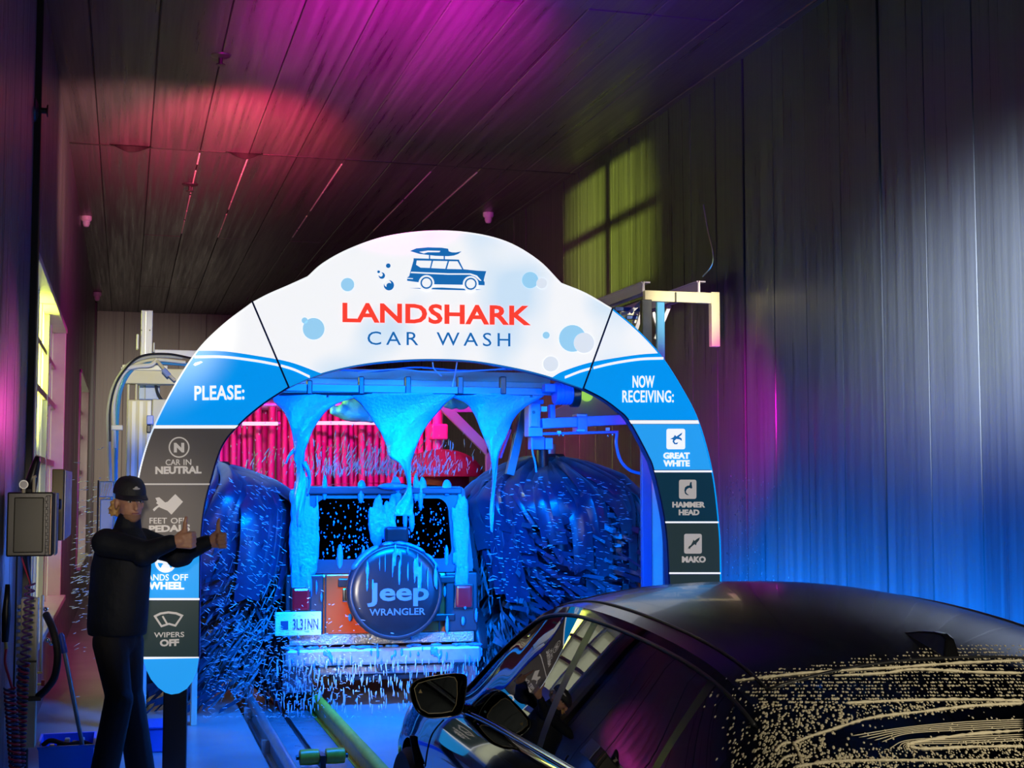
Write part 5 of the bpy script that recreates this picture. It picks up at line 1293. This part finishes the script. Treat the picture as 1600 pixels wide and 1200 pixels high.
MB().tube([at_y(45, 770, 8.03) - wd.location, at_y(51, 745, 8.03) - wd.location, at_y(57, 722, 8.03) - wd.location, at_y(59, 713, 8.03) - wd.location], [.036, .030, .022, .012], 14).build('lance_grip', M_BLACK, wd, smooth=True); MB().cyl(at_y(44, 769, 8.03) - wd.location, at_y(45, 764, 8.03) - wd.location, .04, 14).build('grip_collar', M_RUBBER, wd)
vv = empty('brass_valve', at_y(53, 768, 7.97), 'small brass valve standing on the junction box', 'valve')
MB().tube([at_y(53, 769, 7.97) - vv.location, at_y(53.5, 745, 7.97) - vv.location], .008, 10).build('valve_stem', M_BEIGE, vv); MB().tube([at_y(51, 746, 7.97) - vv.location, at_y(57, 744, 7.97) - vv.location], .007, 8).build('valve_lever', M_BEIGE, vv)
wbx = empty('wall_cabinet', at_y(90, 790, 9.6), 'tall ochre cabinet with bluish side on the left wall beside the window', 'cabinet')
pbox('cabinet_body', 79, 733, 100, 845, 9.6, 1.2, mat('ochre_enamel', (.26, .20, .06), .45), wbx, .006); pbox('cabinet_side', 100.4, 735, 101.5, 844, 9.62, 1.15, mat('lilac_enamel', (.35, .35, .6), .3), wbx, 0)
pbox('cabinet_knob', 90, 779, 96, 796, 9.55, .05, M_BLACK, wbx, .012); pbox('cabinet_label', 101, 746, 102, 750, 9.8, .6, M_WHITEP, wbx, 0)
ec_ = empty('equipment_column', at_y(43, 1100, 8.5), 'beige ribbed equipment column with pipes on the left wall', 'column'); ec_.location.z = 0
def down(o, px_y): return o
zf = lambda o: zfloor(o)
pbox('column_body', 27, 935, 60, 1170, 8.5, .12, M_BEIGE, ec_); pbox('column_rib', 42, 937, 44, 1090, 8.49, .02, M_ALU, ec_, 0); pbox('column_rib', 54, 937, 56, 1090, 8.49, .02, M_ALU, ec_, 0)
pbox('side_pipe', 61, 930, 68, 1052, 8.55, .05, M_BEIGE, ec_, .01); pbox('strap', 26, 1032, 57, 1036, 8.48, .15, M_BLACK, ec_, 0); pbox('strap', 40, 1088, 64, 1096, 8.47, .1, M_BLACK, ec_, .003)
for k in range(13): pbox('grip_tooth', 25, 945 + k * 11, 33, 951 + k * 11, 8.46, .04, M_BEIGE, ec_, .004)
for y_ in (1050, 1068): pbox('tap', 58, y_, 66, y_ + 3, 8.47, .03, mat('brass', (.7, .55, .2), .3, .8), ec_, .002)
pbox('tap_handle', 64, 1063, 70, 1072, 8.46, .03, M_RED, ec_, .003); zfloor(pbox('lower_pipe', 37, 1170, 44, 1215, 8.52, .05, M_DARKM, ec_, .01))
bpole = empty('wall_pole', at_y(22, 1000, 8.1), 'thin black vertical pole under the junction box', 'pole'); bpole.location.z = 0
zfloor(pbox('pole_tube', 20, 868, 25, 1190, 8.1, .03, M_BLACK, bpole, .006)); MB().box((-.05, -.05, 0), (.05, .08, .012)).build('pole_foot', M_BLACK, bpole)
lh = empty('drain_hose', at_y(85, 1010, 8.45), 'thick black hose bowing out from the beige column', 'hose')
ptube('hose', [(72, 960, 8.5), (83, 985, 8.4), (90, 1020, 8.38), (86, 1055, 8.4), (74, 1075, 8.45), (60, 1088, 8.5)], .021, 8.45, M_RUBBER, lh, 12); 
for q in ((71, 952), (74, 1000), (80, 1005)): MB().ell(at_y(*q, 8.5) - lh.location, .014, 10, 8).build('fitting', M_CHROME, lh, smooth=True)
def coil(name, x0, y0, x1, y1, Y, rp, turns, m1, label, m2=None):
    c = empty(name, at_y(x0, y0, Y), label, 'hose'); A = Vector(); B = at_y(x1, y1, Y) - c.location; ax = (B - A)
    for j_, m in enumerate([m1] + ([m2] if m2 else [])):
        pts = []; n = int(turns * 14)
        for i in range(n + 1):
            t_ = i / n; a = 2*math.pi*turns*t_ + j_ * math.pi; pts.append(ax * t_ + Vector((rp * math.cos(a), rp * math.sin(a), 0)))
        MB().tube(pts, .0062, 6).build('coil' if j_ == 0 else 'coil_band', m, c, smooth=True)
    return c
M_PURP = mat('purple_hose', (.16, .06, .24), .35); M_REDH = mat('red_hose', (.62, .05, .10), .35); M_NAVYH = mat('navy_hose', (.05, .07, .25), .35)
coil('coil_hose', 47, 912, 37, 1060, 8.25, .024, 13, M_PURP, 'purple coiled air hose hanging in front of the beige column', None)
coil('coil_hose', 37, 1040, 30, 1215, 8.2, .026, 14, M_REDH, 'red and navy coiled hose hanging low beside the beige column', M_NAVYH)
coil('coil_hose', 15, 1075, 25, 1215, 8.05, .028, 11, M_REDH, 'red and navy coiled hose under the black blow gun', M_NAVYH)
bg = empty('blow_gun', at_y(11, 960, 8.05), 'black blow gun hanging at the far left edge with red hose', 'tool')
MB().tube([at_y(12, 913, 8.05) - bg.location, at_y(11, 940, 8.05) - bg.location, at_y(10, 960, 8.05) - bg.location, at_y(8, 1003, 8.05) - bg.location], [.012, .018, .024, .017], 12).build('gun_body', M_BLACK, bg, smooth=True)
MB().cyl(at_y(9, 1003, 8.05) - bg.location, at_y(10, 1014, 8.05) - bg.location, .009, 10).build('gun_nozzle', mat('brass', (.7, .55, .2), .3, .8), bg); ptube('gun_hose', [(10, 1012, 8.05), (8, 1035, 8.05), (14, 1058, 8.05), (19, 1075, 8.05)], .007, 8.05, M_REDH, bg)
cab_ = empty('loose_cable', at_y(42, 880, 8.2), 'thin red and dark cables dangling below the junction box', 'cable')
for m, dx in ((M_REDH, -3), (M_BLACK, 3), (M_NAVYH, 7)): ptube('cable', [(36 + dx, 868, 8.15), (40 + dx * .6, 885, 8.2), (46 + dx * .2, 905, 8.24), (48, 914, 8.25)], .005, 8.2, m, cab_)
mp_ = empty('mop_handle', at_z(140, 1232, 0.02), 'grey mop handle with blue grip leaning beside the person', 'mop')
top_ = at_y(95, 989, 8.75) - mp_.location; bot_ = Vector((0, 0, .03)); k_ = .12
MB().tube([bot_, top_ + (bot_ - top_) * k_], .013, 12).build('handle_pole', mat('grey_pole', (.28, .29, .30), .3, .5), mp_, smooth='auto')
MB().tube([top_ + (bot_ - top_) * (k_ + .01), top_ + (bot_ - top_) * .02, top_], [.0185, .0175, .008], 12).build('handle_grip', mat('blue_grip', (.02, .05, .30), .5), mp_, smooth='auto')
MB().box((-.16, -.05, -.02), (.16, .05, .025)).build('mop_head', M_BLACK, mp_, bevel=.01)
tb = empty('tool_tub', at_y(105, 1185, 9.0), 'blue plastic tub of tools on the floor at the left wall', 'tub'); tb.location.z = 0
M_TUB = mat('blue_tub', (.03, .18, .80), .35, var=.2, scale=4)
mb = MB(); rows = []
for (z, kx, ky) in ((0.0, .9, .9), (.26, 1.0, 1.0), (.285, 1.06, 1.08), (.285, .97, .96), (.03, .86, .86)):
    rows.append([Vector((.155 * kx * max(-1, min(1, 1.5 * math.cos(2*math.pi*k/32))), .22 * ky * max(-1, min(1, 1.5 * math.sin(2*math.pi*k/32))), z)) for k in range(32)])
mb.grid(rows, closed=True); mb.f.append(tuple(4 * 32 + k for k in range(32))); mb.build('tub_shell', M_TUB, tb, smooth='auto')
for k in range(5): MB().box((-.1 + k * .042, -.1 + .02 * k, .05), (-.07 + k * .042, -.05 + .03 * k, .27 + .012 * (k % 3))).build('tool', [M_ALUG, M_DARKM, M_WHITEP, M_DARKM, M_ALUG][k], tb, bevel=.006)
fb_ = MB()
for i in range(14):
    pass
ptube('tub_hose', [(66, 1165, 8.85), (80, 1157, 8.85), (105, 1163, 8.85), (130, 1160, 8.9), (145, 1166, 9)], .014, 8.9, M_RUBBER, tb)
bo = empty('bollard', at_z(221, 1105, 0), 'thin white marker post on the floor behind the left sign leg', 'post')
MB().lathe([(0, 0), (.05, 0), (.05, .015), (.022, .02), (.018, .42), (.01, .45), (0, .455)], (0, 0, 0), 'z', 16).build('marker_tube', M_WHITEP, bo, smooth='auto')
bx_ = empty('floor_box', at_z(246, 1172, 0), 'low blue floor box beside the black sign post', 'box')
MB().box((-.09, -.1, 0), (.09, .25, .16)).build('box_shell', M_TUB, bx_, bevel=.012); MB().box((-.095, -.105, .16), (.095, .255, .175)).build('box_lid', M_TUB, bx_, bevel=.004)

# ================================================================== CEILING FITTINGS
def sprinkler(p, lab, ax=Vector((0, 0, -1)), k=1.0):
    s_ = empty('sprinkler', p, lab, 'sprinkler', 'sprinkler heads')
    q = Vector((0, 0, -1)).rotation_difference(ax).to_matrix().to_4x4()
    a = MB().lathe([(0, 0), (.065*k, 0), (.06*k, -.012), (.03*k, -.028), (0, -.028)], (0, 0, 0), 'z', 20).build('escutcheon', M_DARKM, s_, smooth='auto')
    b_ = MB().lathe([(0, -.02), (.014*k, -.02), (.014*k, -.075), (.03*k, -.08), (.03*k, -.088), (0, -.088)], (0, 0, 0), 'z', 14).build('sprinkler_head', M_DARKM, s_, smooth='auto')
    for o in (a, b_): o.data.transform(q)
sprinkler(at_z(345, 86, CZ), 'black sprinkler head on the ceiling near the magenta glow', k=1.3)
sprinkler(at_z(297, 288, CZ), 'farther black sprinkler head on the ceiling in the red glow', k=1.5)
sprinkler(at_x(54, 172, LX), 'dark sprinkler head high on the left wall', Vector((1, 0, 0)), 1.4)
def dome(p, lab, col, k=1.0):
    d = empty('dome_camera', p, lab, 'camera', 'small dome cameras')
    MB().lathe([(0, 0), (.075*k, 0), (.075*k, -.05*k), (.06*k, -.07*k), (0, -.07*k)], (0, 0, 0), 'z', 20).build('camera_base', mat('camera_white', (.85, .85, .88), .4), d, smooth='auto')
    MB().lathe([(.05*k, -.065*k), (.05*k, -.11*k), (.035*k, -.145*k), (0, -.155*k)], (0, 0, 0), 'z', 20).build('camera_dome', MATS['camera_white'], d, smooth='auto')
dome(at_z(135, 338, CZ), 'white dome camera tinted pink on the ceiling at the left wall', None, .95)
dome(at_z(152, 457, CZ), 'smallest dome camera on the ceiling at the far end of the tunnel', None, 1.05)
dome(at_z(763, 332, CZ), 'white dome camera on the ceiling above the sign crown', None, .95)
wr_ = ptube('wall_cable', [(at_x(1099, 320, RX - .02).x and 1099, 320, at_x(1099, 320, RX - .03).y), (1106, 360, at_x(1106, 360, RX - .03).y), (1114, 395, at_x(1114, 395, RX - .03).y), (1112, 415, at_x(1112, 415, RX - .03).y), (1098, 432, at_x(1098, 432, RX - .05).y)], .006, 0, M_ALUG, None)
tag(wr_, 'thin loose cable hanging on the black right wall', 'cable')

# ================================================================== WATER SPRAY
M_WATER = mat('spray_water', (.40, .48, .56), .15, spec=.8)
def spray(lab, n, gen, seed):
    rnd = random.Random(seed); mb = MB()
    for _ in range(n):
        p, d, r, L = gen(rnd); d = Vector(d).normalized(); m = d.to_track_quat('Z', 'X').to_matrix()
        mb.ell(p, (r, r, L), 5, 4, m)
    return tag(mb.build('water_spray', M_WATER, smooth=True, fix=False), lab, 'water', kind='stuff')
def gA(r):
    px = r.gauss(430, 75); py = r.gauss(1045, 48); Y = r.uniform(10.6, 11.5)
    if px < 316: px = 316 + r.uniform(0, 60)
    return at_y(px, min(py, 1120), Y), (r.uniform(.5, 1), r.uniform(-.3, .3), r.uniform(-.7, .5)), r.uniform(.0016, .0036), r.uniform(.006, .022)
spray('blue-lit water spray low at the left rear of the off-road car', 1000, gA, 11)
def gB(r): return at_y(r.uniform(430, 760), r.uniform(1030, 1115), r.uniform(10.9, 11.4)), (r.uniform(-.15, .15), 0, 1), r.uniform(.003, .007), r.uniform(.012, .05)
spray('falling drops and dripping foam below the off-road car bumper', 400, gB, 12)
def gC(r):
    return at_y(r.uniform(760, 985), r.uniform(745, 940), r.uniform(11.15, 11.35)), (1, r.uniform(-.2, .2), r.uniform(-.45, .2)), r.uniform(.0012, .003), r.uniform(.006, .03)
spray('water flecks flying around the right cloth brush', 520, gC, 13)
def gD(r): return at_y(r.gauss(590, 75), 742 - abs(r.gauss(0, 26)), r.uniform(12, 13)), (r.uniform(-.2, .8), 0, 1), r.uniform(.0025, .006), r.uniform(.012, .05)
spray('splashing drops above the off-road car roof', 700, gD, 14)
def gE(r): return at_y(r.uniform(112, 175), r.gauss(880, 75), r.uniform(10.5, 12)), (1, 0, r.uniform(-.1, .6)), r.uniform(.002, .0045), r.uniform(.006, .03)
spray('pale water flecks left of the person in front of the red wall', 260, gE, 15)
def gF(r): return at_y(1135 + abs(r.gauss(0, 38)), r.uniform(740, 915), r.uniform(9, 10.5)), (r.uniform(-.3, .3), 0, 1), r.uniform(.0012, .003), r.uniform(.003, .010)
spray('sparse blue drops beside the right sign leg', 170, gF, 16)
def gG(r): return at_y(r.uniform(318, 445), r.uniform(745, 1000), r.uniform(11.2, 11.4)), (1, 0, r.uniform(-1.2, .1)), r.uniform(.0012, .003), r.uniform(.006, .03)
spray('water flecks flying around the left cloth brush', 420, gG, 17)
def gH(r): return at_y(r.uniform(360, 700), r.uniform(640, 740), r.uniform(13, 15)), (r.uniform(-.3, .3), 0, 1), r.uniform(.003, .006), r.uniform(.004, .016)
spray('fine drops in front of the magenta curtain', 160, gH, 18)
